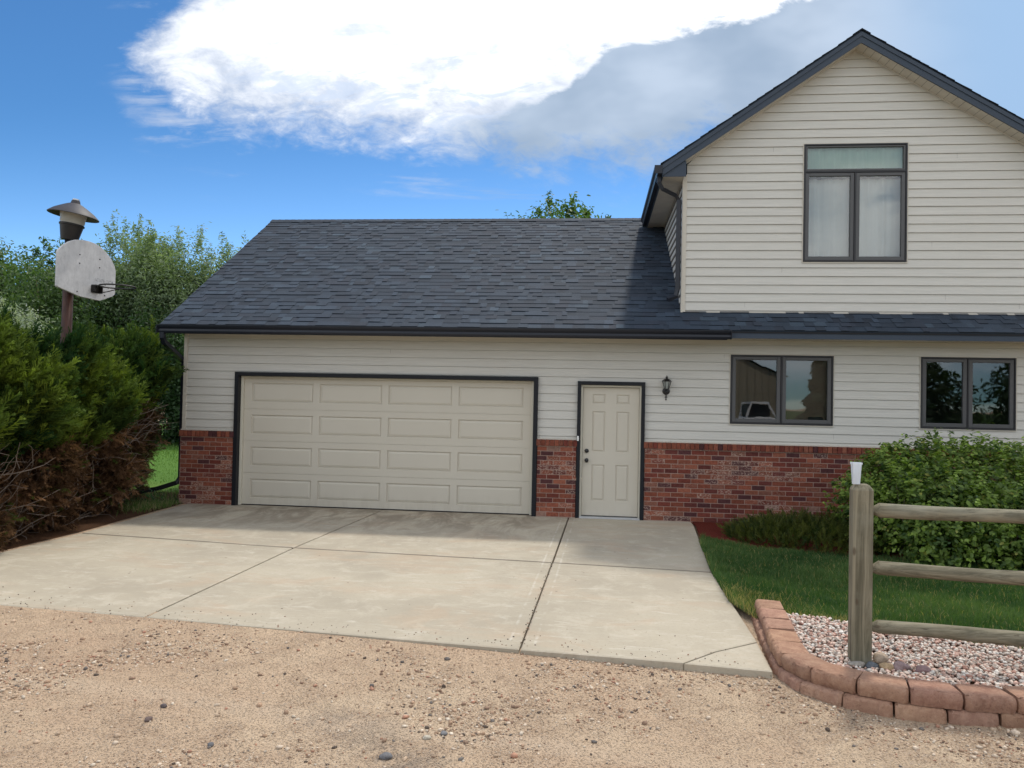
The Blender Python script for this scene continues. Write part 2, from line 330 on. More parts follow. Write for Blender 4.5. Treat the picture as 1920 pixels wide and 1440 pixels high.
M_lglass = mat('lantern_glass', lambda t: (t.b.inputs['Transmission Weight'].__setattr__('default_value', .5), (.55, .58, .55))[1], .15, .5)
def f_barn(t):
    sp = t.new('ShaderNodeSeparateXYZ'); t.l.new(t.pos, sp.inputs[0])
    return t.mix(t.sstep(t.m('SINE', t.m('MULTIPLY', sp.outputs[0], 16.0)), .6, 1), (.42, .35, .25), (.30, .25, .18))
M_barn = mat('tan_metal_siding', f_barn, .6, .3)
M_tarp = plain('black_plastic', (.015, .016, .018), .5, .4, .1)

# ------------------------------------------------------------------ mesh helpers
def origin(o):
    v = Vector((0, 0, 0))
    while o is not None: v = v + o.location; o = o.parent
    return v
def tag(o, label=None, cat=None, group=None, kind=None):
    if label: o['label'] = label
    if cat: o['category'] = cat
    if group: o['group'] = group
    if kind: o['kind'] = kind
    return o
def thing(name, loc, label, cat, group=None):
    o = bpy.data.objects.new(name, None); COL.objects.link(o); o.location = loc; o.empty_display_size = .2
    return tag(o, label, cat, group)
def np_mesh(name, v, faces, m, parent=None, col=None, smooth=False, loc=None):
    """v (N,3) array; faces (M,k) array or list of lists; col (M,4) per face"""
    v = np.asarray(v, float)
    off = origin(parent) if parent is not None else (Vector(loc) if loc is not None else Vector((0, 0, 0)))
    v = v - np.array(off)
    me = bpy.data.meshes.new(name)
    if isinstance(faces, np.ndarray):
        M_, k = faces.shape; me.vertices.add(len(v)); me.vertices.foreach_set('co', v.ravel())
        me.loops.add(M_*k); me.loops.foreach_set('vertex_index', faces.ravel().astype(np.int32))
        me.polygons.add(M_); me.polygons.foreach_set('loop_start', (np.arange(M_)*k).astype(np.int32)); me.polygons.foreach_set('loop_total', np.full(M_, k, np.int32))
        cnt = np.full(M_, k)
    else:
        me.from_pydata([tuple(x) for x in v], [], faces); cnt = np.array([len(f) for f in faces])
    me.update(calc_edges=True)
    if col is not None:
        ca = me.color_attributes.new('col', 'FLOAT_COLOR', 'CORNER'); c = np.repeat(np.asarray(col, np.float32), cnt, axis=0)
        if c.shape[1] == 3: c = np.concatenate([c, np.ones((len(c), 1), np.float32)], 1)
        ca.data.foreach_set('color', c.ravel())
    if smooth: me.polygons.foreach_set('use_smooth', np.ones(len(me.polygons), bool))
    me.materials.append(m)
    o = bpy.data.objects.new(name, me); COL.objects.link(o)
    if parent is not None: o.parent = parent
    elif loc is not None: o.location = loc
    return o
class MB:
    def __init__(s): s.v = []; s.f = []; s.c = []; s.cur = (1, 1, 1, 1)
    def face(s, pts):
        i = len(s.v); s.v += [tuple(p) for p in pts]; s.f.append(list(range(i, i+len(pts)))); s.c.append(s.cur)
    def box(s, x0, x1, y0, y1, z0, z1):
        i = len(s.v); s.v += [(x, y, z) for z in (z0, z1) for y in (y0, y1) for x in (x0, x1)]
        for q in ((0, 2, 3, 1), (4, 5, 7, 6), (0, 1, 5, 4), (2, 6, 7, 3), (0, 4, 6, 2), (1, 3, 7, 5)): s.f.append([i+k for k in q]); s.c.append(s.cur)
    def obox(s, c, ax, ay, az):     # centre and three half-vectors
        c, ax, ay, az = map(np.array, (c, ax, ay, az)); i = len(s.v)
        s.v += [tuple(c+a*ax+b*ay+d*az) for d in (-1, 1) for b in (-1, 1) for a in (-1, 1)]
        for q in ((0, 2, 3, 1), (4, 5, 7, 6), (0, 1, 5, 4), (2, 6, 7, 3), (0, 4, 6, 2), (1, 3, 7, 5)): s.f.append([i+k for k in q]); s.c.append(s.cur)
    def prism(s, prof, x0, x1, axis=0):   # prof: (a,b) list, extruded along axis
        def P_(x, a, b): return (x, a, b) if axis == 0 else ((a, x, b) if axis == 1 else (a, b, x))
        i = len(s.v); n = len(prof); s.v += [P_(x0, *p) for p in prof] + [P_(x1, *p) for p in prof]
        for k in range(n): s.f.append([i+k, i+(k+1) % n, i+n+(k+1) % n, i+n+k]); s.c.append(s.cur)
        s.f.append([i+k for k in range(n)][::-1]); s.c.append(s.cur); s.f.append([i+n+k for k in range(n)]); s.c.append(s.cur)
    def tube(s, path, rad, n=10, cap=True, sq=None):
        path = [Vector(p) for p in path]; rad = rad if hasattr(rad, '__len__') else [rad]*len(path); i0 = len(s.v); prev = None
        for k, p in enumerate(path):
            d = (path[min(k+1, len(path)-1)]-path[max(k-1, 0)]).normalized()
            if prev is None: a = d.orthogonal().normalized() if sq is None else Vector(sq)
            else: a = (prev - d*prev.dot(d)).normalized()
            prev = a; b = d.cross(a)
            for j in range(n):
                t = 2*PI*j/n + (PI/4 if n == 4 else 0); s.v.append(tuple(p + (a*math.cos(t)+b*math.sin(t))*rad[k]))
        for k in range(len(path)-1):
            for j in range(n):
                a_ = i0+k*n+j; b_ = i0+k*n+(j+1) % n; s.f.append([a_, b_, b_+n, a_+n]); s.c.append(s.cur)
        if cap:
            s.f.append([i0+j for j in range(n)][::-1]); s.c.append(s.cur); e = i0+(len(path)-1)*n; s.f.append([e+j for j in range(n)]); s.c.append(s.cur)
    def lathe(s, prof, c=(0, 0, 0), n=28, R=None):   # prof (r,z)
        i0 = len(s.v)
        for r, z in prof:
            for j in range(n):
                p = Vector((r*math.cos(2*PI*j/n), r*math.sin(2*PI*j/n), z))
                if R is not None: p = R @ p
                s.v.append(tuple(p+Vector(c)))
        for k in range(len(prof)-1):
            for j in range(n):
                a_ = i0+k*n+j; b_ = i0+k*n+(j+1) % n; s.f.append([a_, b_, b_+n, a_+n]); s.c.append(s.cur)
    def build(s, name, m, parent=None, smooth=False, bevel=0, col=False, loc=None, seg=2, angle=None):
        o = np_mesh(name, s.v, s.f, m, parent, s.c if col else None, smooth, loc)
        if bevel:
            b = o.modifiers.new('bevel', 'BEVEL'); b.width = bevel; b.segments = seg; b.limit_method = 'ANGLE'
        if angle: 
            me = o.data; me.polygons.foreach_set('use_smooth', np.ones(len(me.polygons), bool))
            try: me.set_sharp_from_angle(angle=math.radians(angle))
            except Exception: pass
        return o
def struct(o): o['kind'] = 'structure'; return o
def snoise(x, y, s=1.0, seed=0.0):      # cheap smooth noise, -1..1
    x = np.asarray(x)*s+seed; y = np.asarray(y)*s-seed*1.7
    return (np.sin(x*1.3+1.7*np.sin(y*.9+seed))+np.sin(y*1.7+1.3*np.sin(x*1.1+2))+np.sin(x*2.9+y*2.3+seed)*.5)/2.5

# ------------------------------------------------------------------ ground
def gz(x, y):
    x = np.asarray(x, float); y = np.asarray(y, float)
    t = np.clip((x-.5)/6.0, 0, 1); z = -.006 - .050*t**3
    n = (snoise(x, y, 1.1, 2)*.012 + snoise(x, y, 3.7, 5)*.005)
    n = n*np.clip((-6.75-y)/.9, 0, 1)
    z = z-.016*np.clip((x-7.15)/.6, 0, 1)*np.clip((-6.4-y)/.4, 0, 1)            # wheel-worn dip along the retaining wall
    sub = np.clip((y+5.78+.085*(x+.75))/.12, 0, 1)*np.clip((x+.6)/.1, 0, 1)*np.clip((7.1-x)/.1, 0, 1)   # cut out for the slab
    return z+n-.14*sub
def grid(x0, x1, y0, y1, nx, ny, fz):
    X, Y = np.meshgrid(np.linspace(x0, x1, nx), np.linspace(y0, y1, ny)); Z = fz(X, Y)
    v = np.stack([X.ravel(), Y.ravel(), Z.ravel()], 1); i = (np.arange(ny-1)[:, None]*nx+np.arange(nx-1)[None]).ravel()
    return v, np.stack([i, i+1, i+nx+1, i+nx], 1)
xs = np.concatenate([[-400, -120, -40, -15, -8], np.arange(-5, 14.01, .12), [18, 30, 60, 150, 400]])
ys = np.concatenate([[-400, -150, -60, -25, -16], np.arange(-13, 1.01, .12), [5, 12, 30, 80, 400]])
Xg, Yg = np.meshgrid(xs, ys); Zg = gz(Xg, Yg); nx = len(xs); i = (np.arange(len(ys)-1)[:, None]*nx+np.arange(nx-1)[None]).ravel()
struct(np_mesh('ground', np.stack([Xg.ravel(), Yg.ravel(), Zg.ravel()], 1), np.stack([i, i+1, i+nx+1, i+nx], 1), M_dirt, smooth=True))

# driveway slabs: one mesh, joints are real gaps
def inset(poly, d):
    n = len(poly); out = []
    for k in range(n):
        p0, p1, p2 = Vector(poly[k-1]), Vector(poly[k]), Vector(poly[(k+1) % n])
        e1 = (p1-p0).normalized(); e2 = (p2-p1).normalized(); n1 = Vector((-e1.y, e1.x)); n2 = Vector((-e2.y, e2.x))
        q = 1+n1.dot(n2); out.append(tuple(p1+(n1+n2)*(d/q)))
    return out
SL = [  # counter-clockwise
 [(-.78, -.02), (-.66, -2.88), (2.333, -3.235), (2.517, -.02)],
 [(2.517, -.02), (2.333, -3.235), (5.465, -3.455), (5.54, -.02)],
 [(5.54, -.02), (5.465, -3.455), (7.215, -3.60), (7.44, -.34), (7.44, -.02)],
 [(-.66, -2.88), (-.72, -4.2), (-.75, -5.96), (2.27, -6.226), (2.333, -3.235)],
 [(2.333, -3.235), (2.27, -6.226), (5.388, -6.523), (5.465, -3.455)],
 [(5.465, -3.455), (5.388, -6.523), (6.56, -6.61), (6.83, -6.31), (7.195, -6.02), (7.215, -3.60)],
 [(6.56, -6.61), (7.165, -6.68), (7.195, -6.02), (6.83, -6.31)]]
b = MB()
for k, s_ in enumerate(SL):
    g = [.010, .010, .010, .010, .010, .004, .004][k]
    a_ = inset(s_, g); c_ = inset(s_, g+.012); zt = [0, 0, 0, 0, 0, 0, -.004][k]
    n = len(a_)
    b.face([(x, y, zt) for x, y in c_])
    for j in range(n):
        j2 = (j+1) % n
        b.face([(*c_[j], zt), (*a_[j], zt-.006), (*a_[j2], zt-.006), (*c_[j2], zt)]); b.face([(*a_[j], zt-.006), (*a_[j], -.15), (*a_[j2], -.15), (*a_[j2], zt-.006)])
struct(b.build('driveway', M_conc))
b = MB(); b.face([(-.7, -.03, -.05), (-.7, -5.9, -.05), (2.27, -6.18, -.05), (7.1, -6.6, -.05), (7.2, -.03, -.05)])   # grit lying in the joints
struct(b.build('joint_grit', M_litter))

# lawn (front right), rock bed, mulch, back lawn, needle litter
def poly_sheet(name, pts, m, fz, kind='structure'):
    import bmesh
    me = bpy.data.meshes.new(name); bm = bmesh.new(); f = bm.faces.new([bm.verts.new((x, y, 0)) for x, y in pts]); f.normal_update()
    x0, x1 = min(p[0] for p in pts), max(p[0] for p in pts); y0, y1 = min(p[1] for p in pts), max(p[1] for p in pts); st = .25
    for k in np.arange(x0+st/2, x1, st): bmesh.ops.bisect_plane(bm, geom=bm.verts[:]+bm.edges[:]+bm.faces[:], plane_co=(k, 0, 0), plane_no=(1, 0, 0))
    for k in np.arange(y0+st/2, y1, st): bmesh.ops.bisect_plane(bm, geom=bm.verts[:]+bm.edges[:]+bm.faces[:], plane_co=(0, k, 0), plane_no=(0, 1, 0))
    for v in bm.verts: v.co.z = float(fz(v.co.x, v.co.y))
    for f in bm.faces:
        if f.normal.z < 0: f.normal_flip()
        f.smooth = True
    bm.to_mesh(me); bm.free(); me.materials.append(m); o = bpy.data.objects.new(name, me); COL.objects.link(o)
    if kind: o['kind'] = kind
    return o
def lz(x, y): return .012 + .05*np.clip((-y-4.3)/1.2, 0, 1)*np.clip((np.asarray(x)-7.3)/.4, 0, 1) + .012*snoise(x, y, 1.4, 3)
LAWN = [(7.34, -1.9), (7.42, -1.5), (8.0, -2.2), (9.0, -2.4), (14.5, -2.5), (14.5, -8.5), (12, -7.6), (10.3, -6.6), (9.06, -6.13), (8.5, -5.92), (8.02, -5.66), (7.5, -5.5), (7.33, -5.42), (7.205, -4.9), (7.228, -3.6)]
poly_sheet('lawn', LAWN[::-1], M_lawn, lz)
BED = [(7.42, -5.30), (7.5, -5.46), (8.02, -5.62), (8.5, -5.88), (9.06, -6.08), (10.3, -6.55), (12, -7.3), (12, -7.6), (9.3, -7.16), (8.4, -7.2), (7.9, -7.18), (7.62, -7.08), (7.42, -6.9), (7.34, -6.6), (7.38, -6.1)]
bedz = lambda x, y: .062 + .012*snoise(x, y, 2.2, 1)
poly_sheet('rock_bed_soil', BED, M_litter, bedz)
poly_sheet('mulch_bed', [(7.45, -.02), (7.452, -.34), (7.345, -1.9), (7.5, -1.75), (8.2, -2.35), (9.2, -2.6), (14, -3.1), (14, -.02)], M_mulch, lambda x, y: .004+.01*snoise(x, y, 5, 2))
poly_sheet('back_lawn', [(-30, 1.2), (-1.2, 1.2), (-1.0, 30), (-30, 30)], M_lawn2, lambda x, y: .01*np.ones_like(np.asarray(x)*1.0))
poly_sheet('needle_litter', [(-6, -6.6), (-.80, -5.95), (-.78, -4.2), (-.72, -2.88), (-.84, -.03), (-1.0, -.03), (-1.0, 1.25), (-6, 1.25)], M_litter, lambda x, y: .002+.006*snoise(x, y, 4, 2))

# ------------------------------------------------------------------ HOUSE
H = thing('house', (5.6, 0, 0), 'two-storey tan-sided house with attached garage, red brick base and dark shingle roof', 'house')
EX = .1342; SZ0 = 1.2745-.1342*0  # siding course heights
def sidestrips(mb, xl, xr, z0, z1, holes, y=0.0, phase=1.2745, lip=.014, axis='x'):
    """lap courses; xl(z), xr(z) limits; holes [(x0,x1,z0,z1)]"""
    k0 = math.floor((z0-phase)/EX)
    z = phase+k0*EX
    while z < z1-1e-6:
        a, c = max(z, z0), min(z+EX, z1)
        cuts = sorted({a, c, *[q for h in holes for q in (h[2], h[3]) if a+1e-4 < q < c-1e-4]})
        for u0, u1 in zip(cuts[:-1], cuts[1:]):
            um = (u0+u1)/2; segs = [(None, None)]
            hs = sorted([(h[0], h[1]) for h in holes if h[2] < um < h[3]])
            ends = [('L', None)]; cur = 'L'; pieces = []
            left = 'L'
            for h in hs: pieces.append((left, h[0])); left = h[1]
            pieces.append((left, 'R'))
            for L_, R_ in pieces:
                def X_(v, zz): return xl(zz) if v == 'L' else (xr(zz) if v == 'R' else v)
                o0 = -lip*(1-(u0-z)/EX); o1 = -lip*(1-(u1-z)/EX)*1.0
                A, B, C_, D_ = X_(L_, u0), X_(R_, u0), X_(R_, u1), X_(L_, u1)
                if B-A < .005 and C_-D_ < .005: continue
                gp = .0055 if abs(u1-(z+EX)) < 1e-6 else 0.0
                pts = [(A, o0, u0), (max(A, B), o0, u0), (max(C_, D_), o1, u1-gp), (D_, o1, u1-gp)]
                if gp:
                    rp = [(D_, .012, u1-gp), (max(C_, D_), .012, u1-gp), (max(C_, D_), .012, u1), (D_, .012, u1)]; sp_ = [(D_, o1, u1-gp), (max(C_, D_), o1, u1-gp), (max(C_, D_), .012, u1-gp), (D_, .012, u1-gp)]
                    for q_ in (rp, sp_): mb.face([(p[0], y+p[1], p[2]) for p in q_] if axis == 'x' else [(y+p[1], p[0], p[2]) for p in q_][::-1])
                if axis == 'x': mb.face([(p[0], y+p[1], p[2]) for p in pts])
                else: mb.face([(y+p[1], p[0], p[2]) for p in pts][::-1])
                if abs(u0-z) < 1e-6:
                    lp = [(A, 0.012, u0), (max(A, B), 0.012, u0), (max(A, B), o0, u0), (A, o0, u0)]
                    if axis == 'x': mb.face([(p[0], y+p[1], p[2]) for p in lp])
                    else: mb.face([(y+p[1], p[0], p[2]) for p in lp][::-1])
        z += EX
GD = (0.0, 5.02, 0, 2.20); ED = (5.645, 6.697, -.1, 2.148)
W1 = (8.0, 9.533, 1.532, 2.60); W2 = (10.806, 12.157, 1.528, 2.606); WU = (9.06, 10.582, 4.045, 5.865)
XR = 13.6
m_ = MB(); holes = [GD, ED, (W1[0]-.012, W1[1]+.012, W1[2]-.012, W1[3]+.012), (W2[0]-.012, W2[1]+.012, W2[2]-.012, W2[3]+.012)]
sidestrips(m_, lambda z: -.865, lambda z: XR, 1.225, 2.86, holes)
m_.build('lower_siding', M_siding, H)
# butt seams of the siding
for x, z in ((7.9, 2.48), (9.55, 1.32), (11.2, 1.45), (2.6, 2.45), (8.6, 5.75), (11.3, 5.55), (10.95, 4.18), (8.75, 3.84), (11.15, 3.42), (8.2, 3.25), (12.2, 3.25)):
    m_ = MB(); kz = 1.2745+round((z-1.2745)/EX)*EX; m_.face([(x, -.0125, kz+.002), (x+.0022, -.0125, kz+.002), (x+.0022, -.0018, kz+EX-.004), (x, -.0018, kz+EX-.006)]); m_.build('siding_seam', M_room, H)
# gable
PX, PZ, SA, SB, FH = 9.80, 7.31, .678, .612, .165      # apex, left and right roof slopes, fascia height
XGL, XGR = 7.235, 12.475
m_ = MB(); gl = lambda z: max(XGL+.055, PX-(PZ-z)/SA); gr = lambda z: min(XGR-.055, PX+(PZ-z)/SB)
sidestrips(m_, gl, gr, 3.262, PZ, [(WU[0]-.012, WU[1]+.012, WU[2]-.012, WU[3]+.012)], phase=1.2745)
sidestrips(m_, lambda y: .02, lambda z: max(.021, 3.67*(z-3.26)/(5.585-3.26)), 3.3, 5.5, [], y=XGL+.004, axis='y')
m_.build('gable_siding', M_siding, H)
# corner trims, brick-top flashing, gable bottom flashing
for q_ in ((-.925, -.862, -.022, .06, 1.235, 2.84), (XGL-.012, XGL+.058, -.022, .06, 3.245, 5.41), (XGR-.058, XGR+.012, -.022, .06, 3.245, 5.41)):
    m_ = MB(); m_.box(*q_); m_.build('corner_trim', M_corner, H, bevel=.004)
for q_ in ((XGL-.012, XGR, -.028, .02, 3.236, 3.262), (-.93, -.002, -.045, .02, 1.216, 1.236), (5.022, 5.643, -.045, .02, 1.216, 1.236), (6.699, XR, -.045, .02, 1.216, 1.236)):
    m_ = MB(); m_.box(*q_); m_.build('flashing', M_corner, H)
# j-channels round windows
for (a_, c_, z0, z1) in (W1, W2, WU):
    m_ = MB()
    for q in ((a_-.016, a_-.002, z0-.016, z1+.014), (c_+.002, c_+.016, z0-.016, z1+.014)): m_.box(q[0], q[1], -.019, .02, q[2], q[3])
    m_.box(a_-.002, c_+.002, -.019, .02, z0-.018, z0-.002); m_.box(a_-.002, c_+.002, -.019, .02, z1+.002, z1+.014)
    m_.build('window_channel', M_corner, H)

# brick wainscot: separate bricks in one mesh over a mortar sheet
pal = [((.225, .068, .042), 5), ((.27, .085, .052), 5), ((.19, .050, .036), 5), ((.30, .105, .065), 2), ((.095, .036, .037), 3), ((.145, .042, .035), 3), ((.24, .10, .07), 2), ((.29, .17, .13), .5)]
pw = np.array([p[1] for p in pal], float); pw /= pw.sum()
bk = MB(); mo = MB(); RH = .0735; BL = .2032
def brickrun(x0, x1, seed=0):
    bk = MB(); mo = MB()
    mo.box(x0+.004, x1-.004, -.058, .05, -.18, 1.213)
    for r in range(-2, 15):
        z = 1.118-.006-(15-r)*RH+.0; z = 1.112-(15-r)*RH
        off = (0 if r % 2 else BL/2) + .0; k = math.floor((x0-off)/BL)
        while off+k*BL < x1:
            a_, c_ = max(off+k*BL+.005, x0), min(off+(k+1)*BL-.005, x1); k += 1
            if c_-a_ < .02: continue
            p = pal[RN.choice(len(pal), p=pw)][0]; j = RN.uniform(.85, 1.15)
            cx = (a_+c_)/2; cl = snoise(cx, z*3.2, 1.9, 4.0)
            al = 1.0 if (cl > .28 and RN.random() < .75) or RN.random() < .06 else (.35 if RN.random() < .15 else 0.0)
            bk.cur = (p[0]*j, p[1]*j, p[2]*j, al); d = RN.uniform(-.002, .002)
            bk.box(a_, c_, -.062+d, -.0, z, z+RH-.010)
    # rowlock cap
    n = max(1, round((x1-x0+.02)/.0705)); ww = (x1-x0+.03)/n
    for q in range(n):
        p = pal[RN.choice(5, p=[.3, .3, .2, .15, .05])][0]; j = RN.uniform(.8, 1.1); bk.cur = (p[0]*j, p[1]*j, p[2]*j, .15 if RN.random() < .3 else 0)
        a_ = x0-.015+q*ww; bk.box(a_+.0035, a_+ww-.0035, -.084+RN.uniform(-.002, .002), 0.0, 1.118, 1.214)
    bk.build('brick_base', M_brick, H, col=True, bevel=.0022, seg=1); mo.build('brick_mortar', M_mortar, H)
brickrun(-.925, -.004); brickrun(5.024, 5.641); brickrun(6.701, XR)
m_ = MB(); m_.box(-.94, XR, -.058, .06, -.3, -.005); m_.build('foundation', M_conc, H)

# main roof
EY, EZ, RY, RZ = -.50, 2.944, 3.67, 5.585
RS = (RZ-EZ)/(RY-EY); slen = math.hypot(RZ-EZ, RY-EY); ux = np.array([0, (RY-EY)/slen, (RZ-EZ)/slen]); nn = np.array([0, -(RZ-EZ)/slen, (RY-EY)/slen])
RX0 = -1.07
spal = [(.023, .033, .049), (.025, .036, .054), (.028, .041, .061), (.034, .049, .072), (.026, .034, .050), (.021, .029, .043), (.041, .060, .084)]
def shingles(mb, o, ex, up, nrm, length, L, xr=None, expo=.143):
    """o: lower-left corner; ex: unit along the eave; up: unit up-slope; length along eave, L slope length"""
    o, ex, up, nrm = (np.array(q, float) for q in (o, ex, up, nrm)); rows = int(math.ceil(L/expo))
    def pt(a, c, h): return tuple(o+ex*a+up*c+nrm*h)
    for r in range(rows):
        s0 = r*expo; s1 = min(s0+expo, L); a = -RN.uniform(0, .3); xa0 = 0; xa1 = length if xr is None else xr(s0)
        mb.cur = (*spal[1], 1)
        while a < xa1:
            wd = RN.choice([.08, .11, .14, .17, .21, .27]); raised = RN.random() < .5
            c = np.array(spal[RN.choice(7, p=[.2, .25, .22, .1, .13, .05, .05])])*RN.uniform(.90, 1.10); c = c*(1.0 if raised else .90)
            x0_, x1_ = max(a, xa0), min(a+wd, xa1); a += wd
            if x1_-x0_ < .004: continue
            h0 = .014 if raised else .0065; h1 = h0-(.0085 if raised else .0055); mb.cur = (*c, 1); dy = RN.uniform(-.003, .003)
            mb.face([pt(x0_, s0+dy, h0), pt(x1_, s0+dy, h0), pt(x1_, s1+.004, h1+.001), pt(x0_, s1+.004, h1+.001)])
            mb.cur = (*(c*(.33 if raised else .6)), 1); mb.face([pt(x0_, s0+dy, -.002), pt(x1_, s0+dy, -.002), pt(x1_, s0+dy, h0), pt(x0_, s0+dy, h0)])  # front edges coloured darker, painting the shadow line under each tab
            if raised:
                mb.face([pt(x0_, s0+dy, 0), pt(x0_, s0+dy, h0), pt(x0_, s1, h1), pt(x0_, s1, 0)]); mb.face([pt(x1_, s0+dy, 0), pt(x1_, s1, 0), pt(x1_, s1, h1), pt(x1_, s0+dy, h0)])
def deck(mb, o, ex, up, nrm, length, L, th=.02):
    o, ex, up, nrm = (np.array(q, float) for q in (o, ex, up, nrm)); c = o+ex*length/2+up*L/2-nrm*th/2
    mb.obox(c, ex*length/2, up*L/2, nrm*(th/2-.0005))
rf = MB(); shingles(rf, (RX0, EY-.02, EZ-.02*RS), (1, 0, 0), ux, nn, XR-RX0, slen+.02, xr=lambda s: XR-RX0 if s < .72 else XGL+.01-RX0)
rr = MB(); rr.cur = (*spal[1], 1)
deck(rr, (RX0, EY-.02, EZ-.02*RS-.002), (1, 0, 0), ux, nn, XR-RX0, .70); deck(rr, (RX0, EY, EZ), (1, 0, 0), ux, nn, XGL-RX0, slen)
ub = np.array([0, -ux[1], ux[2]]); nb = np.array([0, -nn[1], nn[2]])
deck(rr, (RX0, 2*RY-EY, EZ), (1, 0, 0), ub, nb, XR-RX0, slen)
nv = len(rf.v); rf.v += rr.v; rf.f += [[i+nv for i in f] for f in rr.f]; rf.c += rr.c
x = RX0                               # ridge caps
while x < XGL-.3:
    c = np.array(spal[RN.choice(5)])*1.0; rf.cur = (*c, 1)
    for sgn in (-1, 1):
        p = lambda xx, h: [(xx, RY, RZ+.018+h), (xx, RY+sgn*.13, RZ+.018+h-.13*RS)]
        q0, q1 = p(x, .008), p(x+.2, .002); rf.face([q0[0], q0[1], q1[1], q1[0]])
    x += .145
rf.build('garage_roof', M_shingle, H, col=True)
# fascia, soffit, drip edge
FB = 2.815
m_ = MB(); m_.box(RX0+.03, XR, EY-.001, EY+.02, FB, EZ-.028)
m_.prism([(EY+.02, FB), (EY+.02, EZ-.04), (RY, RZ-.05), (RY, RZ-.05-.14), (EY+.3, FB)], RX0+.03, RX0+.05)
m_.prism([(EY+.02, FB), (0.0, FB), (0.0, EZ+.25), (EY+.02, EZ-.04)], RX0+.052, RX0+.07)
m_.build('fascia_board', M_fascia, H)
m_ = MB(); m_.box(RX0+.01, XR, EY-.012, EY-.002, EZ-.05, EZ-.022); m_.build('drip_edge', M_dark, H)
m_ = MB(); x = RX0+.05
while x < XR: m_.box(x, min(x+.148, XR), EY+.02, -.001, FB+.008+RN.uniform(0, .0008), FB+.02); x += .151
m_.build('eave_soffit', M_soffit, H)
x = 2.2
while x < XR-.1: m_ = MB(); m_.box(x, x+.035, EY+.05, EY+.075, FB+.0055, FB+.0075); x += .151; m_.build('soffit_vent', M_dark, H)
# gutter with K profile
g0, gz0, gz1 = EY-.013, 2.795, 2.922
prof = [(g0, gz1), (g0, gz0), (g0-.07, gz0), (g0-.082, gz0+.028), (g0-.078, gz0+.06), (g0-.105, gz0+.092), (g0-.115, gz0+.118), (g0-.115, gz1), (g0-.108, gz1), (g0-.108, gz0+.10), (g0-.07, gz0+.06), (g0-.068, gz0+.008), (g0-.006, gz0+.006), (g0-.006, gz1)]
m_ = MB(); m_.prism(prof, RX0+.01, 7.90); m_.box(RX0+.002, RX0+.0095, g0-.117, g0, gz0-.002, gz1+.001); m_.box(7.902, 7.91, g0-.117, g0, gz0-.002, gz1+.001)
m_.prism([(g0-.001, gz0-.002), (g0-.001, gz0-.012), (g0-.06, gz0-.012), (g0-.072, gz0-.002)], RX0+.05, 7.85)
m_.build('eave_gutter', M_gutter, H)
# left downspout
dsp = MB(); dsp.tube([(-.99, -.56, 2.80), (-.99, -.56, 2.72), (-.99, -.50, 2.64), (-.985, -.10, 2.46), (-.985, .06, 2.38), (-.985, .10, 2.25), (-.985, .10, .42)], .048, 4, sq=(1, 0, 0))
dsp.build('downspout', M_gutter, H)
m_ = MB(); m_.tube([(-.985, .10, .42), (-1.02, .05, .33), (-1.35, .05, .22), (-2.3, .05, .02)], .05, 4, sq=(0, 1, 0)); m_.build('downspout_extension', M_tarp, H)

# wing (upper) gable roof
GY = -.29; rz = PZ+.18     # rake overhang, peak of the deck
xl_e, xr_e = 6.885, 12.81; zl_e = rz-(PX-xl_e)*SA; zr_e = rz-(xr_e-PX)*SB; BACK = 8.2
def cs(q): a = math.atan(q); return math.cos(a), math.sin(a)
(ca, sa), (cb, sb) = cs(SA), cs(SB); wl = math.hypot(PX-xl_e, rz-zl_e); wr_ = math.hypot(xr_e-PX, rz-zr_e)
wr = MB()
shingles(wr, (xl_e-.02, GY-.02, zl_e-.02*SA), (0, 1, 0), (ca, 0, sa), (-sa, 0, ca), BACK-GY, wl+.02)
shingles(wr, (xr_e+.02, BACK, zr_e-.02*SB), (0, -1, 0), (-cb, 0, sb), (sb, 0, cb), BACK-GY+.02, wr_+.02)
wr.cur = (*spal[1], 1); deck(wr, (xl_e, GY, zl_e), (0, 1, 0), (ca, 0, sa), (-sa, 0, ca), BACK-GY, wl); deck(wr, (xr_e, BACK, zr_e), (0, -1, 0), (-cb, 0, sb), (sb, 0, cb), BACK-GY, wr_)
y = GY-.02
while y < BACK-.2:
    wr.cur = (*spal[RN.choice(5)], 1)
    for sg, q in ((-1, SA), (1, SB)): wr.face([(PX, y, rz+.024), (PX+sg*.13, y, rz+.024-.13*q), (PX+sg*.13, y+.2, rz+.016-.13*q), (PX, y+.2, rz+.016)])
    y += .145
wr.build('gable_roof', M_shingle, H, col=True)
# rake fascias with return boxes
def rake(mb, y0, y1, top, hgt, xa, xb):     # vertical boards following both slopes
    for s, xe in ((-1, xa), (1, xb)):
        dxe = abs(xe-PX); z0 = rz+top; SLP = SA if s < 0 else SB
        mb.prism([(PX, z0), (xe, z0-dxe*SLP), (xe, z0-dxe*SLP-hgt), (PX, z0-hgt)] if s > 0 else [(PX, z0), (PX, z0-hgt), (xe, z0-dxe*SLP-hgt), (xe, z0-dxe*SLP)], y0, y1, axis=1)
m_ = MB(); rake(m_, GY, GY+.022, -.024, FH, xl_e+.002, xr_e-.002); rake(m_, GY-.012, GY-.001, -.026, .062, xl_e-.01, xr_e+.01)
zc = zl_e-.024-FH-.012
for a_, c_ in ((xl_e+.0, XGL+.012), (XGR-.012, xr_e)):      # return box front
    zt = zl_e-.03+min(abs(a_-xl_e), abs(c_-xr_e))*0; m_.prism([(a_, zc), (c_, zc), (c_, zl_e-.20+(c_-xl_e)*SA if a_ < 9 else zl_e-.05), (a_, zl_e-.05 if a_ < 9 else zl_e-.20+(xr_e-a_)*SB)], GY+.0225, GY+.034, axis=1)
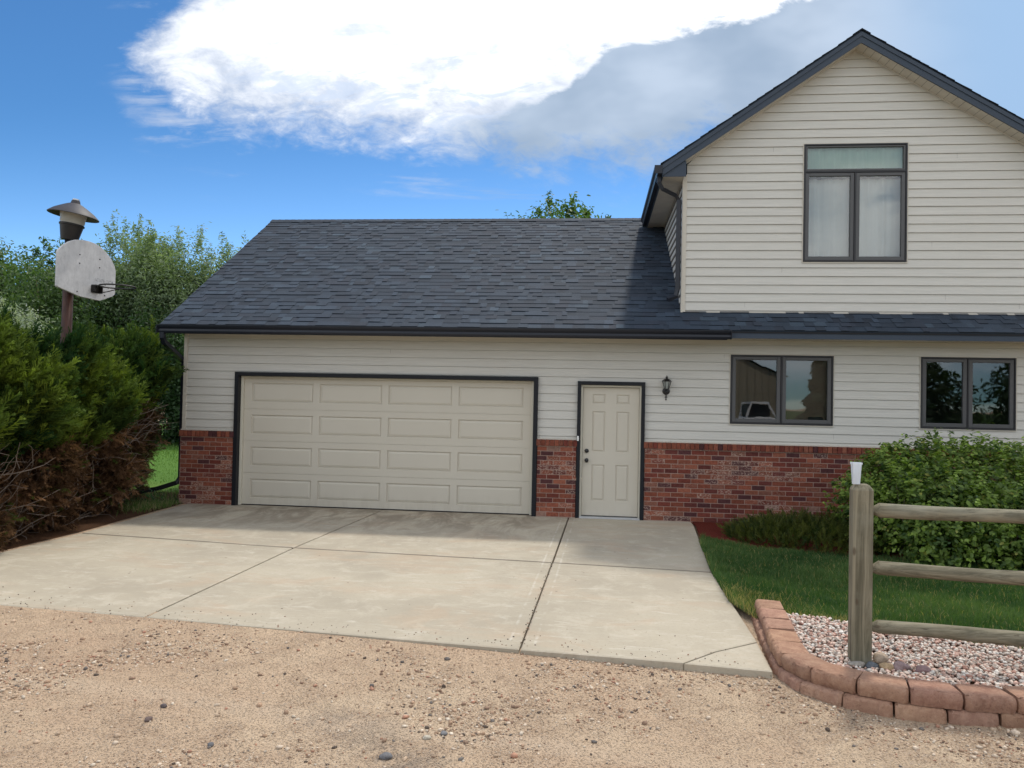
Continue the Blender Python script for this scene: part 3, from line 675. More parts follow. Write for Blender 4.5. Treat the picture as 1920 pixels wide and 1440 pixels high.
for xe, s, ze in ((xl_e, -1, zl_e), (xr_e, 1, zr_e)): m_.box(min(xe, xe-s*.02), max(xe, xe-s*.02), GY+.035, BACK, ze-.19, ze-.022)
m_.build('rake_fascia', M_fascia, H)
# rake soffits: planks across the overhang, with gaps
for s in (-1, 1):
    m_ = MB(); ct, st_ = (ca, sa) if s < 0 else (cb, sb); tot = (PX-XGL)/ct
    a_ = 0.0
    while a_ < tot:
        e = min(a_+.122, tot); zz = PZ+.004
        p0 = (PX+s*a_*ct, zz-a_*st_); p1 = (PX+s*e*ct, zz-e*st_)
        m_.face([(p0[0], GY+.022, p0[1]), (p1[0], GY+.022, p1[1]), (p1[0], .004, p1[1]), (p0[0], .004, p0[1])])
        m_.face([(p1[0], GY+.022, p1[1]), (p1[0], GY+.022, p1[1]+.008), (p1[0], .004, p1[1]+.008), (p1[0], .004, p1[1])])
        a_ += .126
    m_.build('rake_soffit', M_soffit, H)
ez = zc+.004
for (a_, c_) in ((xl_e+.02, XGL-.013), (XGR+.013, xr_e-.02)):
    y = GY+.036; m_ = MB()
    while y < BACK: m_.box(a_, c_, y, y+.120, ez, ez+.008); y += .124
    m_.build('side_soffit', M_soffit, H)
m_ = MB(); rake(m_, -.018, -.0145, -.176, .022, XGL, XGR); m_.build('rake_frieze', M_soffit, H)
# wing side gutter and downspout
gx = xl_e-.003; zt = zl_e-.035; pr = [(gx, zt), (gx, zt-.125), (gx-.07, zt-.125), (gx-.08, zt-.09), (gx-.078, zt-.06), (gx-.11, zt-.03), (gx-.115, zt), (gx-.106, zt), (gx-.07, zt-.06), (gx-.065, zt-.115), (gx-.006, zt-.117), (gx-.006, zt)]
m_ = MB(); m_.prism(pr, GY-.02, 3.30, axis=1); m_.box(gx-.117, gx, GY-.028, GY-.0205, zt-.127, zt+.001); m_.build('side_gutter', M_gutter, H)
m_ = MB(); m_.tube([(gx-.04, -.16, zt-.12), (gx-.04, -.16, zt-.22), (gx+.02, -.14, zt-.32), (XGL-.12, -.05, zt-.40), (XGL-.065, -.03, zt-.47), (XGL-.065, -.03, 3.62), (XGL-.09, -.035, 3.50), (XGL-.22, -.09, 3.44)], .042, 4, sq=(1, 0, 0)); m_.build('side_downspout', M_gutter, H)
m_ = MB(); m_.box(XGL+.0, XGL+.02, .025, 3.55, 3.35, 5.3); m_.build('wing_side_wall', M_room, H)

# hidden shells that close the house
m_ = MB()
m_.box(-.92, -.86, .07, 7.3, -.1, 2.83); m_.box(-.86, XR, 7.25, 7.3, -.1, 2.83); m_.box(XR, XR+.05, -.0, 7.3, -.1, 3.1); m_.box(-.86, XR, .07, 7.25, 2.86, 2.88)
m_.prism([(.0, 2.89), (7.3, 2.89), (RY, RZ-.12)], -.90, -.86); m_.prism([(.9, 3.3), (7.3, 3.1), (RY, RZ-.1)], 6.9, 6.95)
m_.box(XGR, XGR+.02, .01, 7.9, 3.0, 5.4); m_.box(XGL+.02, XGR, 3.6, 3.65, 2.9, 5.6); m_.box(XGL+.02, XGR, .07, 7.9, 3.2, 3.22)
m_.prism([(XGL, 3.2), (XGR, 3.2), (XGR, 5.4), (PX, PZ-.05), (XGL, 5.4)], 7.9, 7.95, axis=1)
m_.box(7.0, 7.05, .07, 4.0, 0, 2.85); m_.box(10.2, 10.25, .07, 4.0, 0, 2.85); m_.box(7.05, XR, 4.0, 4.05, 0, 2.85); m_.box(7.05, XR, .07, 4.0, .0, .03)
for a_, c_, z0, z1 in ((-.9, XR, 2.62, 2.80),): m_.box(a_, c_, .045, .06, z0, z1)
m_.box(XGL+.02, WU[0]-.02, .045, .06, 3.24, 5.4); m_.box(WU[1]+.02, XGR-.02, .045, .06, 3.24, 5.4); m_.box(WU[0], WU[1], .045, .06, 3.24, 4.02)
m_.prism([(XGL+.1, 5.41), (WU[0]-.02, 5.41), (WU[0]-.02, 5.9), (WU[1]+.02, 5.9), (WU[1]+.02, 5.41), (XGR-.1, 5.41), (PX, PZ-.08)], .045, .06, axis=1)
for a_, c_ in ((6.8, W1[0]-.02), (W1[1]+.02, W2[0]-.02), (W2[1]+.02, XR), (-.9, -.05), (5.07, 5.62)): m_.box(a_, c_, .0605, .07, 0, 2.62)
m_.box(-.9, 6.8, .0605, .07, 2.24, 2.62)
m_.build('inner_walls', M_room, H)

# panelled door sheets
def panelled(mb, x0, x1, z0, z1, panels, y, depth=.020, w1=.014, w2=.034, seams=()):
    xs_ = sorted({x0, x1, *[p[0] for p in panels], *[p[1] for p in panels]}); zs_ = sorted({z0, z1, *[p[2] for p in panels], *[p[3] for p in panels], *[s-.003 for s in seams], *[s+.003 for s in seams]})
    for a_, c_ in zip(xs_[:-1], xs_[1:]):
        for e, g in zip(zs_[:-1], zs_[1:]):
            cx, cz = (a_+c_)/2, (e+g)/2
            if any(p[0] < cx < p[1] and p[2] < cz < p[3] for p in panels): continue
            if any(abs(cz-s) < .003 for s in seams):
                mb.face([(a_, y+.008, e), (c_, y+.008, e), (c_, y+.008, g), (a_, y+.008, g)]); mb.face([(a_, y, e), (c_, y, e), (c_, y+.008, e), (a_, y+.008, e)]); mb.face([(a_, y+.008, g), (c_, y+.008, g), (c_, y, g), (a_, y, g)]); continue
            mb.face([(a_, y, e), (c_, y, e), (c_, y, g), (a_, y, g)])
    for (a_, c_, e, g) in panels:
        rings = [(0, 0), (.004, depth*.9), (w1, depth), (w1+.005, depth*.55), (w2+w1, depth*.15), (w2+w1+.005, depth*.15)]
        R_ = [[(a_+i_, y+d_, e+i_), (c_-i_, y+d_, e+i_), (c_-i_, y+d_, g-i_), (a_+i_, y+d_, g-i_)] for i_, d_ in rings]
        for p, q in zip(R_[:-1], R_[1:]):
            for k in range(4): k2 = (k+1) % 4; mb.face([p[k], p[k2], q[k2], q[k]])
        mb.face(R_[-1])
# garage door
gx0, gx1, gzt = .075, 4.945, 2.125
sec = gzt/4; pans = []
for r in range(4):
    for c_ in range(4):
        cw = (gx1-gx0-.22)/4; a_ = gx0+.11+c_*cw+.055; pans.append((a_, a_+cw-.11, r*sec+.118, r*sec+sec-.10))
m_ = MB(); panelled(m_, gx0, gx1, .012, gzt, pans, .075, seams=[sec, 2*sec, 3*sec])
gd = m_.build('garage_door', M_door, H)
m_ = MB(); m_.box(gx0, gx1, .068, .09, .0, .012); m_.build('door_seal', M_tarp, gd)
m_ = MB(); m_.box(GD[0], GD[0]+.068, -.078, .01, -.01, GD[3]); m_.box(GD[1]-.068, GD[1], -.078, .01, -.01, GD[3]); m_.box(GD[0]+.0685, GD[1]-.0685, -.078, .01, GD[3]-.062, GD[3])
m_.box(GD[0]+.034, GD[0]+.0675, .0101, .10, -.01, GD[3]-.04); m_.box(GD[1]-.0675, GD[1]-.034, .0101, .10, -.01, GD[3]-.04)
m_.build('garage_door_trim', M_dark, H, bevel=.003)
m_ = MB(); m_.box(GD[0]+.0685, gx0+.035, .02, .072, 0, gzt+.012); m_.box(gx1-.035, GD[1]-.0685, .02, .072, 0, gzt+.012); m_.box(gx0+.036, gx1-.036, .02, .072, gzt-.018, gzt+.012)
m_.build('garage_door_stop', M_cream, H, bevel=.004)
# entry door
ex0, ex1, ez0, ezt = 5.735, 6.612, .035, 2.055
dw = ex1-ex0; pans = []
for (a_, c_) in ((.17, .40), (.60, .83)):
    for (z0, z1) in ((.235, .80), (1.0, 1.64), (1.76, 1.91)): pans.append((ex0+a_*dw, ex0+c_*dw, ez0+z0, ez0+z1))
m_ = MB(); panelled(m_, ex0, ex1, ez0, ezt, pans, .03, depth=.016, w1=.014, w2=.020)
ed = m_.build('entry_door', M_door, H)
for z in (.865, 1.015):
    k = MB(); R = Matrix.Rotation(PI/2, 3, 'X')
    pr_ = [(0, .0), (.033, .0), (.033, .008), (.014, .014), (.012, .03), (.028, .038), (.032, .052), (.026, .066), (0, .07)] if z < .9 else [(0, 0), (.033, 0), (.033, .018), (.024, .026), (0, .028)]
    k.lathe(pr_, (ex0+.068, .03, ez0+z), 20, R); k.build('door_knob' if z < .9 else 'deadbolt', M_knob, ed, smooth=True)
m_ = MB(); TE = ED[3]; m_.box(ED[0], ED[0]+.055, -.078, .0, -.01, TE); m_.box(ED[1]-.055, ED[1], -.078, .0, -.01, TE); m_.box(ED[0]+.0555, ED[1]-.0555, -.078, .0, TE-.055, TE)
m_.build('entry_door_trim', M_dark, H, bevel=.003)
m_ = MB(); m_.box(ED[0]+.0555, ex0-.004, -.03, .06, 0, ezt+.035); m_.box(ex1+.004, ED[1]-.0555, -.03, .06, 0, ezt+.035); m_.box(ex0-.0035, ex1+.0035, -.03, .06, ezt+.006, ezt+.035); m_.build('entry_door_jamb', M_cream, H, bevel=.002)
m_ = MB(); m_.box(ED[0]+.056, ED[1]-.056, -.085, .03, -.004, .024); m_.build('threshold', M_alu, H, bevel=.004)
m_ = MB(); m_.box(ex0-.002, ex1+.002, .012, .05, .0245, .034); m_.build('door_sweep', M_tarp, ed)

# windows: frame (part) > sash, pane, curtain, blinds
def window(W_, rows, curtain=None, label=None):
    x0, x1, z0, z1 = W_; f = MB(); fy0, fy1 = -.028, .055; fw = .022
    f.box(x0, x0+fw, fy0, fy1, z0, z1); f.box(x1-fw, x1, fy0, fy1, z0, z1); f.box(x0+fw, x1-fw, fy0, fy1, z0, z0+fw); f.box(x0+fw, x1-fw, fy0, fy1, z1-fw, z1)
    xm = (x0+x1)/2; zs_ = rows['split'] if 'split' in rows else z1-fw
    f.box(xm-.010, xm+.010, fy0+.002, fy1, z0+fw, zs_-(.012 if 'split' in rows else 0))
    if 'split' in rows: f.box(x0+fw, x1-fw, fy0+.002, fy1, zs_-.012, zs_+.012)
    fo = f.build('window', M_bead, H, bevel=.003)
    cells = [(x0+fw+.004, xm-.014, z0+fw+.004, (zs_-.016 if 'split' in rows else z1-fw-.004), .055), (xm+.014, x1-fw-.004, z0+fw+.004, (zs_-.016 if 'split' in rows else z1-fw-.004), .055)]
    if 'split' in rows: cells.append((x0+fw+.004, x1-fw-.004, zs_+.016, z1-fw-.004, .028))
    for (a_, c_, e, g, sw) in cells:
        s = MB(); s.box(a_, a_+sw, -.016, .04, e, g); s.box(c_-sw, c_, -.016, .04, e, g); s.box(a_+sw, c_-sw, -.016, .04, e, e+sw*1.05); s.box(a_+sw, c_-sw, -.016, .04, g-sw*.9, g)
        s.build('sash', M_frame, fo, bevel=.004)
        p = MB(); p.face([(a_+sw-.004, .012, e+sw), (c_-sw+.004, .012, e+sw), (c_-sw+.004, .012, g-sw*.85), (a_+sw-.004, .012, g-sw*.85)]); p.build('pane', M_glass, fo)
    def drape(a_, c_, e, g, m, amp, yb=.13):
        n = 120; v = []; fc = []
        for k in range(n+1):
            t_ = k/n; x = a_+(c_-a_)*t_; yo = amp*(math.sin(t_*37)+.6*math.sin(t_*61+1)+.4*math.sin(t_*91+2))
            for zz in (e, (e+g)/2, g): v.append((x+amp*.3*math.sin(zz*3+t_*9), yb+yo*(1.15 if zz == e else 1), zz))
        for k in range(n):
            for j in range(2): fc.append([k*3+j, k*3+3+j, k*3+4+j, k*3+1+j])
        return np_mesh('curtain', v, fc, m, fo, smooth=True)
    for cdat in (curtain or []): drape(*cdat)
    return fo
window(WU, {'split': 5.435}, [(WU[0], WU[1], 5.38, 5.86, M_gcurt, .012, .085), (WU[0]-.05, WU[1]+.05, 4.0, 5.37, M_curtain, .016, .17)])
w1 = window(W1, {}); w2 = window(W2, {})
m_ = MB(); z = 1.56
while z < 2.58: m_.face([(8.79, .10, z), (9.50, .10, z), (9.50, .118, z+.030), (8.79, .118, z+.030)]); z += .024
m_.build('blinds', M_blind, w1)
m_ = MB(); m_.box(9.2, 9.42, .085, .16, 1.56, 1.66); m_.build('sill_box', M_tarp, w1, bevel=.01)

# wall lantern
LX, LY = 7.02, -.02
L_ = thing('wall_lantern', (LX, LY, 1.88), 'small black carriage lantern mounted on the siding right of the entry door', 'lantern')
m_ = MB(); RX_ = Matrix.Rotation(PI/2, 3, 'X'); m_.lathe([(0, 0), (.056, 0), (.058, .008), (.04, .018), (0, .022)], (LX, -.012, 2.015), 24, RX_)
m_.tube([(LX, -.02, 1.975), (LX, -.022, 1.95), (LX, -.022, 1.89)], [.012, .007, .004], 8); m_.box(LX-.018, LX+.018, -.026, -.018, 1.915, 1.93); m_.lathe([(0, -.03), (.01, -.02), (.012, -.01), (0, 0)], (LX, -.022, 1.90), 12)
m_.build('backplate', M_knob, L_, smooth=False)
m_ = MB(); m_.tube([(LX, -.03, 2.0), (LX, -.07, 1.97), (LX, -.105, 1.985), (LX, -.11, 2.03)], .009, 8); m_.build('arm', M_knob, L_, smooth=True)
m_ = MB(); cy = -.11
m_.lathe([(0, 0), (.03, .0), (.036, .012), (.032, .02)], (LX, cy, 2.03), 6)
for k in range(6):
    t_ = 2*PI*k/6; m_.tube([(LX+.032*math.cos(t_), cy+.032*math.sin(t_), 2.048), (LX+.066*math.cos(t_), cy+.066*math.sin(t_), 2.165)], .005, 5)
m_.lathe([(.070, 0), (.078, .006), (.060, .022), (.03, .045), (.014, .052), (.018, .062), (.024, .066), (.010, .078), (.004, .095), (0, .10)], (LX, cy, 2.163), 6)
m_.build('cage', M_knob, L_)
m_ = MB(); m_.lathe([(.029, 0), (.062, .115)], (LX, cy, 2.05), 6); m_.build('lantern_glass', M_lglass, L_)
m_ = MB(); m_.lathe([(0, 0), (.011, 0), (.011, .05), (.004, .068), (0, .07)], (LX, cy, 2.055), 10); m_.build('bulb', M_white, L_)
# small sensor on the entry trim
S_ = MB(); S_.box(ED[0]+.004, ED[0]+.034, -.098, -.0785, 1.205, 1.285); so = S_.build('door_sensor', M_white, loc=(ED[0]+.019, -.0785, 1.205), bevel=.008, seg=3)
tag(so, 'tiny white plastic sensor stuck on the dark trim left of the entry door', 'sensor')

# ------------------------------------------------------------------ lamp post with basketball backboard
PXY = (-1.344, -2.347)
L2 = thing('lamp_post', (*PXY, 0), 'tall rust-red steel post in the juniper hedge topped by a wide hat-shaped lamp', 'lamp post')
m_ = MB(); m_.tube([(*PXY, -.1), (PXY[0], PXY[1], 1.6), (PXY[0]+.02, PXY[1], 3.93)], [.069, .069, .065], 20); m_.build('pole', M_pole, L2, smooth=True, angle=None)
Rt = Matrix.Rotation(math.radians(7.5), 3, Vector((-.25, 1, 0))); LC = Vector((PXY[0]+.01, PXY[1], 3.93))
m_ = MB(); m_.lathe([(0, -.02), (.108, -.02), (.112, 0), (.146, .175), (.158, .18), (.158, .20), (.15, .205), (0, .205)], LC, 32, Rt); m_.build('lamp_base', M_hoop, L2, angle=35)
m_ = MB(); m_.lathe([(.145, .206), (.172, .375), (.176, .385), (0, .386)], LC, 32, Rt); m_.lathe([(.150, .225), (.152, .228), (.155, .25)], LC, 32, Rt); m_.build('lamp_globe', M_globe, L2, angle=35)
m_ = MB(); m_.lathe([(0, .39), (.24, .352), (.305, .315), (.318, .312), (.322, .318), (.315, .328), (.25, .385), (.17, .435), (.10, .475), (.062, .492), (.055, .52), (.05, .535), (0, .538)], LC, 40, Rt); m_.build('lamp_hat', M_hat, L2, angle=40)
m_ = MB(); m_.lathe([(0, .5385), (.045, .5385), (.044, .555), (.02, .56), (0, .56)], LC, 20, Rt); m_.build('photocell', M_alu, L2)
n3_ = Vector((.991, -.133, 0)); t3_ = Vector((.133, .991, 0)); BP = Vector((PXY[0], PXY[1], 0))+n3_*.2
HP = thing('basketball_hoop', (BP.x, BP.y, 3.1), 'weathered grey fan-shaped basketball backboard with bare black rim bolted to the rusty lamp post', 'basketball hoop')
def bp(s, z, d=0.0): p = BP+t3_*s+n3_*d; return (p.x, p.y, z)
out_ = [(-.398, 3.22), (-.398, 3.67), (-.385, 3.70), (-.30, 3.785), (-.20, 3.85), (-.10, 3.89), (.02, 3.912), (.13, 3.917), (.25, 3.905), (.36, 3.872), (.46, 3.815), (.55, 3.745), (.615, 3.66), (.645, 3.585), (.645, 3.265), (.635, 3.235), (.59, 3.205), (.37, 3.118), (.34, 3.115), (-.0, 3.128), (-.03, 3.133), (-.38, 3.205)]
m_ = MB(); i0 = 0; N_ = len(out_)
m_.v += [bp(s_, z_, .018) for s_, z_ in out_]+[bp(s_, z_, -.018) for s_, z_ in out_]
m_.f += [list(range(N_))[::-1], [N_+k for k in range(N_)]]+[[k, (k+1) % N_, N_+(k+1) % N_, N_+k] for k in range(N_)]; m_.c = [m_.cur]*len(m_.f)
bb = m_.build('backboard', M_board, HP, bevel=.006)
for s_, z_ in ((-.03, 3.70), (-.03, 3.58), (.33, 3.70), (.33, 3.58), (-.06, 3.19), (.44, 3.2)):
    m_ = MB(); c_ = Vector(bp(s_, z_, .0185)); m_.tube([c_, c_+n3_*.006], .009, 8); m_.build('bolt', M_hoop, bb)
# worn, unreadable lettering above the rim
cu = bpy.data.curves.new('worn_lettering', 'FONT'); cu.body = 'ACTION TECH'; cu.size = .062; cu.align_x = 'CENTER'; cu.align_y = 'CENTER'
to = bpy.data.objects.new('worn_lettering', cu); dg = bpy.context.evaluated_depsgraph_get(); COL.objects.link(to); bpy.context.view_layer.update()
me = bpy.data.meshes.new_from_object(to.evaluated_get(bpy.context.evaluated_depsgraph_get())); bpy.data.objects.remove(to); 
M3 = Matrix((( t3_.x, 0, n3_.x), (t3_.y, 0, n3_.y), (0, 1, 0))); base_ = Vector(bp(.42, 3.40, .0195))
for v in me.vertices: v.co = M3 @ Vector((v.co.x*.85, v.co.y, 0)) + base_ - Vector((BP.x, BP.y, 3.1))
me.materials.clear(); me.materials.append(M_worn); lo = bpy.data.objects.new('worn_lettering', me); COL.objects.link(lo); lo.parent = bb
m_ = MB(); RS_ = .25; RZ_ = 3.26
for z_, s0, s1 in ((3.0, 0, 0),): pass
cc = Vector(bp(RS_, RZ_)); 
m_.obox(cc+n3_*.03, n3_*.006, t3_*.062, Vector((0, 0, .05))); m_.obox(cc+n3_*.07+Vector((0, 0, .055)), n3_*.04, t3_*.07, Vector((0, 0, .004)))
m_.obox(cc+n3_*.06+t3_*.068, n3_*.035, t3_*.003, Vector((0, 0, .05))); m_.obox(cc+n3_*.06-t3_*.068, n3_*.035, t3_*.003, Vector((0, 0, .05)))
m_.build('rim_bracket', M_hoop, HP)
m_ = MB(); rc = cc+n3_*(.17+.228)+Vector((0, 0, .035)); ring = [rc+n3_*(-.228*math.cos(a))+t3_*(.228*math.sin(a)) for a in np.linspace(0, 2*PI, 41)]
m_.tube(ring, .0105, 8, cap=False)
for k in range(10):
    a = 2*PI*(k+.5)/10; p = rc+n3_*(-.228*math.cos(a))+t3_*(.228*math.sin(a)); m_.tube([p, p-Vector((0, 0, .022))], .004, 5)
for sg in (-1, 1):
    m_.tube([cc+n3_*.03+t3_*sg*.06-Vector((0, 0, .04)), cc+n3_*.14+t3_*sg*.10-Vector((0, 0, .02)), rc-n3_*.13+t3_*sg*.187], .007, 7); m_.tube([cc+n3_*.03+t3_*sg*.06+Vector((0, 0, .045)), rc-n3_*.20+t3_*sg*.11], .007, 7)
m_.build('rim', M_hoop, HP, smooth=True)
m_ = MB(); pc = Vector((PXY[0], PXY[1], 0))
for z_ in (3.25, 3.62):
    m_ = MB(); m_.obox(pc+n3_*.12+Vector((0, 0, z_)), n3_*.062, t3_*.06, Vector((0, 0, .035))); m_.obox(pc+n3_*.16+Vector((0, 0, z_)), n3_*.018, t3_*.30, Vector((0, 0, .02))); m_.build('mounting_brace', M_hoop, HP)

# ------------------------------------------------------------------ fence
FX, FY = 7.757, -6.62; FA = math.radians(-6.7)
F = thing('rail_fence', (FX, FY, .05), 'weathered grey wooden fence of one square post and three round rails in the rock bed', 'fence')
def bmesh_post():
    b = MB(); hw = .066; ca_, sa_ = math.cos(FA), math.sin(FA); prof = [(hw, -.35), (hw, 1.265), (hw-.006, 1.278), (hw-.022, 1.300), (hw-.03, 1.304)]; i0 = 0
    for r, z in prof: b.v += [(FX+sx*r*ca_-sy*r*sa_, FY+sx*r*sa_+sy*r*ca_, z) for sx, sy in ((-1, -1), (1, -1), (1, 1), (-1, 1))]
    for k in range(len(prof)-1):
        for j in range(4): b.f.append([k*4+j, k*4+(j+1) % 4, k*4+4+(j+1) % 4, k*4+4+j]); b.c.append(b.cur)
    e = 4*(len(prof)-1); b.f.append([e, e+1, e+2, e+3]); b.c.append(b.cur); return b
po = bmesh_post().build('post', M_woodz, F, bevel=.008, seg=3)
for z0 in (1.130, .728, .327):
    b = MB(); r = .048; n = 24; L_r = 3.2; ca_, sa_ = math.cos(FA), math.sin(FA); pth = []; rad = []
    def fp(d, z): return (FX+d*ca_, FY+d*sa_, z)
    for t_ in np.linspace(0, 1, n): pth.append(fp(.066+.05+t_*L_r, z0-.004*t_*L_r+.004*math.sin(t_*14+z0*20))); rad.append(r*(1+.05*math.sin(t_*11+z0*13)))
    b.tube([fp(.05, z0-.012), fp(.070, z0-.008)]+pth, [.022, .026]+rad, 20); b.build('rail', M_woodx, F, angle=30)
# rain gauge: tapered, open, two-sided wedge of frosted plastic
b = MB(); gx, gy, z0, z1 = FX-.035-.012, FY-.03, 1.305, 1.455
def ringp(w_, d_, z): return [(gx-w_, gy-d_, z), (gx+w_, gy-d_, z), (gx+w_, gy+d_, z), (gx-w_, gy+d_, z)]
R_ = [ringp(.0225, .014, z0), ringp(.029, .024, z1-.014), ringp(.033, .028, z1-.013), ringp(.0335, .028, z1), ringp(.0305, .025, z1), ringp(.0265, .0215, z1-.016), ringp(.020, .0115, z0+.004)]
for p, q in zip(R_[:-1], R_[1:]):
    for k in range(4): k2 = (k+1) % 4; b.face([p[k], p[k2], q[k2], q[k]])
b.face(R_[0][::-1]); b.face(R_[-1])
tag(b.build('rain_gauge', M_gauge, loc=(gx, gy, z0)), 'small frosted white plastic rain gauge standing on top of the fence post', 'rain gauge')

# ------------------------------------------------------------------ retaining wall
def resample(pts, step, start=0.0):
    pts = [np.array(p, float) for p in pts]; seg = [np.linalg.norm(b_-a_) for a_, b_ in zip(pts[:-1], pts[1:])]; cum = np.concatenate([[0], np.cumsum(seg)]); tot = cum[-1]
    def at(s):
        s = min(max(s, 0), tot-1e-6); k = int(np.searchsorted(cum, s, 'right')-1); t_ = (s-cum[k])/seg[k]; return pts[k]*(1-t_)+pts[k+1]*t_
    out_ = []; s = start
    while s+step*.5 < tot: out_.append((at(s), at(min(s+step, tot)))); s += step
    return out_
def smooth_path(pts, it=2):
    for _ in range(it):
        q = [pts[0]]
        for a_, b_ in zip(pts[:-1], pts[1:]): a_, b_ = np.array(a_), np.array(b_); q += [tuple(a_*.75+b_*.25), tuple(a_*.25+b_*.75)]
        q.append(pts[-1]); pts = q
    return pts
TOPP = smooth_path([(7.362, -5.11), (7.316, -5.569), (7.276, -5.956), (7.234, -6.301), (7.205, -6.571), (7.245, -6.76), (7.40, -6.985), (7.665, -7.14), (7.95, -7.235), (8.259, -7.258), (8.6, -7.245), (9.2, -7.17), (10.2, -7.27), (11.5, -7.58)])
BOTP = smooth_path([(7.35, -4.99), (7.262, -5.73), (7.205, -6.477), (7.20, -6.70), (7.285, -6.93), (7.48, -7.10), (7.75, -7.205), (8.117, -7.265), (8.51, -7.255), (9.2, -7.185), (10.2, -7.29), (11.5, -7.60)])
WALL = thing('retaining_wall', (7.6, -6.6, -.1), 'low curved retaining wall of two courses of reddish concrete blocks edging the rock bed', 'retaining wall')
def block(pa, pb, z0, z1, depth, name='block'):
    pa, pb = np.array(pa), np.array(pb); t_ = (pb-pa); L_b = np.linalg.norm(t_); t_ /= L_b; nrm = np.array([-t_[1], t_[0]])   # inward
    if nrm.dot(np.array([9.5, -5.5])-pa) < 0: nrm = -nrm
    g = .0075; nu, nw = 19, 5; v = []; f = []
    # cross-section profile: (inward offset, z) going front-bottom -> front-top -> chamfer -> top-back -> back-bottom
    fr = [(.004, z0), (-.007, z0+(z1-z0)*.3), (-.009, z0+(z1-z0)*.6), (-.003, z1-.016), (.010, z1-.003), (.016, z1), (depth*.6, z1), (depth, z1-.002), (depth+.0, z0)]
    seed = RN.uniform(0, 50); hz = RN.uniform(-.003, .003); tl = RN.uniform(-.004, .004)
    for i_ in range(nu):
        u = i_/(nu-1); s = g+u*(L_b-2*g); e = min(u, 1-u)*L_b
        rnd = .018*max(0, 1-e/.022)**2
        for j, (o_, z) in enumerate(fr):
            o2 = o_; tap = (u-.5)*2*max(0, o_)/depth*(.022)
            if j < 5: o2 += rnd + .006*math.sin(seed+u*17+j*1.7)*math.sin(seed*2+u*31+j*2.1) + .0045*RN.uniform(-1, 1)
            p = pa+t_*(s-tap)+nrm*o2; zz = z + (hz+tl*(u-.5)) + (-.006*max(0, 1-e/.015) if j in (3, 4, 5, 6, 7) else 0)
            v.append((p[0], p[1], zz))
    k = len(fr)
    for i_ in range(nu-1):
        for j in range(k): j2 = (j+1) % k; f.append([i_*k+j, i_*k+j2, (i_+1)*k+j2, (i_+1)*k+j])
    f.append(list(range(k))); f.append([(nu-1)*k+j for j in range(k)][::-1]); q = RN.uniform(.86, 1.1); c_ = (q, q*RN.uniform(.96, 1.03), q*RN.uniform(.95, 1.03), 1)
    o = np_mesh(name, v, f, M_block, WALL, [c_]*len(f), smooth=True)
    try: o.data.set_sharp_from_angle(angle=math.radians(38))
    except Exception: pass
for a_, b_ in resample(TOPP, .305): block(a_, b_, .014, .112, .205)
for a_, b_ in resample(BOTP, .300, .12): block(a_, b_, -.16, .010, .20)

# ------------------------------------------------------------------ stones
import bmesh
def ico(sub=1):
    bm = bmesh.new(); bmesh.ops.create_icosphere(bm, subdivisions=sub, radius=1); v = np.array([q.co[:] for q in bm.verts]); f = np.array([[q.index for q in p.verts] for p in bm.faces]); bm.free(); return v, f
IV, IF = ico(1); IV2, IF2 = ico(3)
def scatter_stones(name, P, S, cols, m, flat=(.45, .8), smooth=False, jag=.28):
    n = len(P); k = len(IV); V = np.repeat(IV[None], n, 0)*(1+RN.uniform(-jag, jag, (n, k, 1)))
    sc3 = np.stack([RN.uniform(.7, 1.3, n), RN.uniform(.6, 1.0, n), RN.uniform(*flat, n)], 1)*S[:, None]; V = V*sc3[:, None, :]
    th_ = RN.uniform(0, 2*PI, n); ti = RN.uniform(-.35, .35, n)
    c, s = np.cos(ti), np.sin(ti); y_, z_ = V[:, :, 1]*c[:, None]-V[:, :, 2]*s[:, None], V[:, :, 1]*s[:, None]+V[:, :, 2]*c[:, None]
    c, s = np.cos(th_), np.sin(th_); x2 = V[:, :, 0]*c[:, None]-y_*s[:, None]; y2 = V[:, :, 0]*s[:, None]+y_*c[:, None]
    V = np.stack([x2, y2, z_], 2)+P[:, None, :]; Fc = (IF[None]+(np.arange(n)*k)[:, None, None]).reshape(-1, 3)
    return np_mesh(name, V.reshape(-1, 3), Fc, m, col=np.repeat(cols, len(IF), 0), smooth=smooth)
# grit and pebbles on the dirt
n = 120000; X_ = RN.uniform(-2.2, 11.5, n); Y_ = RN.uniform(-9.4, -6.0, n)
dens = .06+1.1*np.clip(snoise(X_, Y_, 1.6, 8)*1.1+.5*snoise(X_, Y_, 5, 3)+.35*snoise(X_, Y_, 13, 6)-.12, 0, 1); edge_y = -5.97-.085*(X_+.75)
dens = np.maximum(dens, np.clip(1-(edge_y-.02-Y_)/.35, 0, 1)*np.clip((X_-5)/1.2, 0, 1)); wl_ = np.clip(1-np.abs(np.hypot(X_-8.4, (Y_+6.0))-1.55)/.4, 0, 1)*(X_ > 7)*.8; dens = np.maximum(dens, wl_)
keep = (RN.random(n) < dens) & (Y_ < edge_y-.004)
def front_of_wall(x, y):
    bx = np.array([p[0] for p in BOTP]); by = np.array([p[1] for p in BOTP]); msk = by < -6.9; yb = np.interp(x, bx[msk], by[msk]); return np.where(x > 7.18, y < yb-.01, True)
keep &= front_of_wall(X_, Y_); X_, Y_ = X_[keep], Y_[keep]; n = len(X_)
S_ = np.clip(RN.lognormal(math.log(.0053), .52, n), .002, .019); S_[RN.random(n) < .008] *= 1.7
pc_ = np.array([(.56, .42, .30), (.66, .54, .42), (.30, .20, .14), (.46, .31, .21), (.19, .17, .155), (.72, .62, .50), (.46, .25, .17), (.13, .10, .08)])
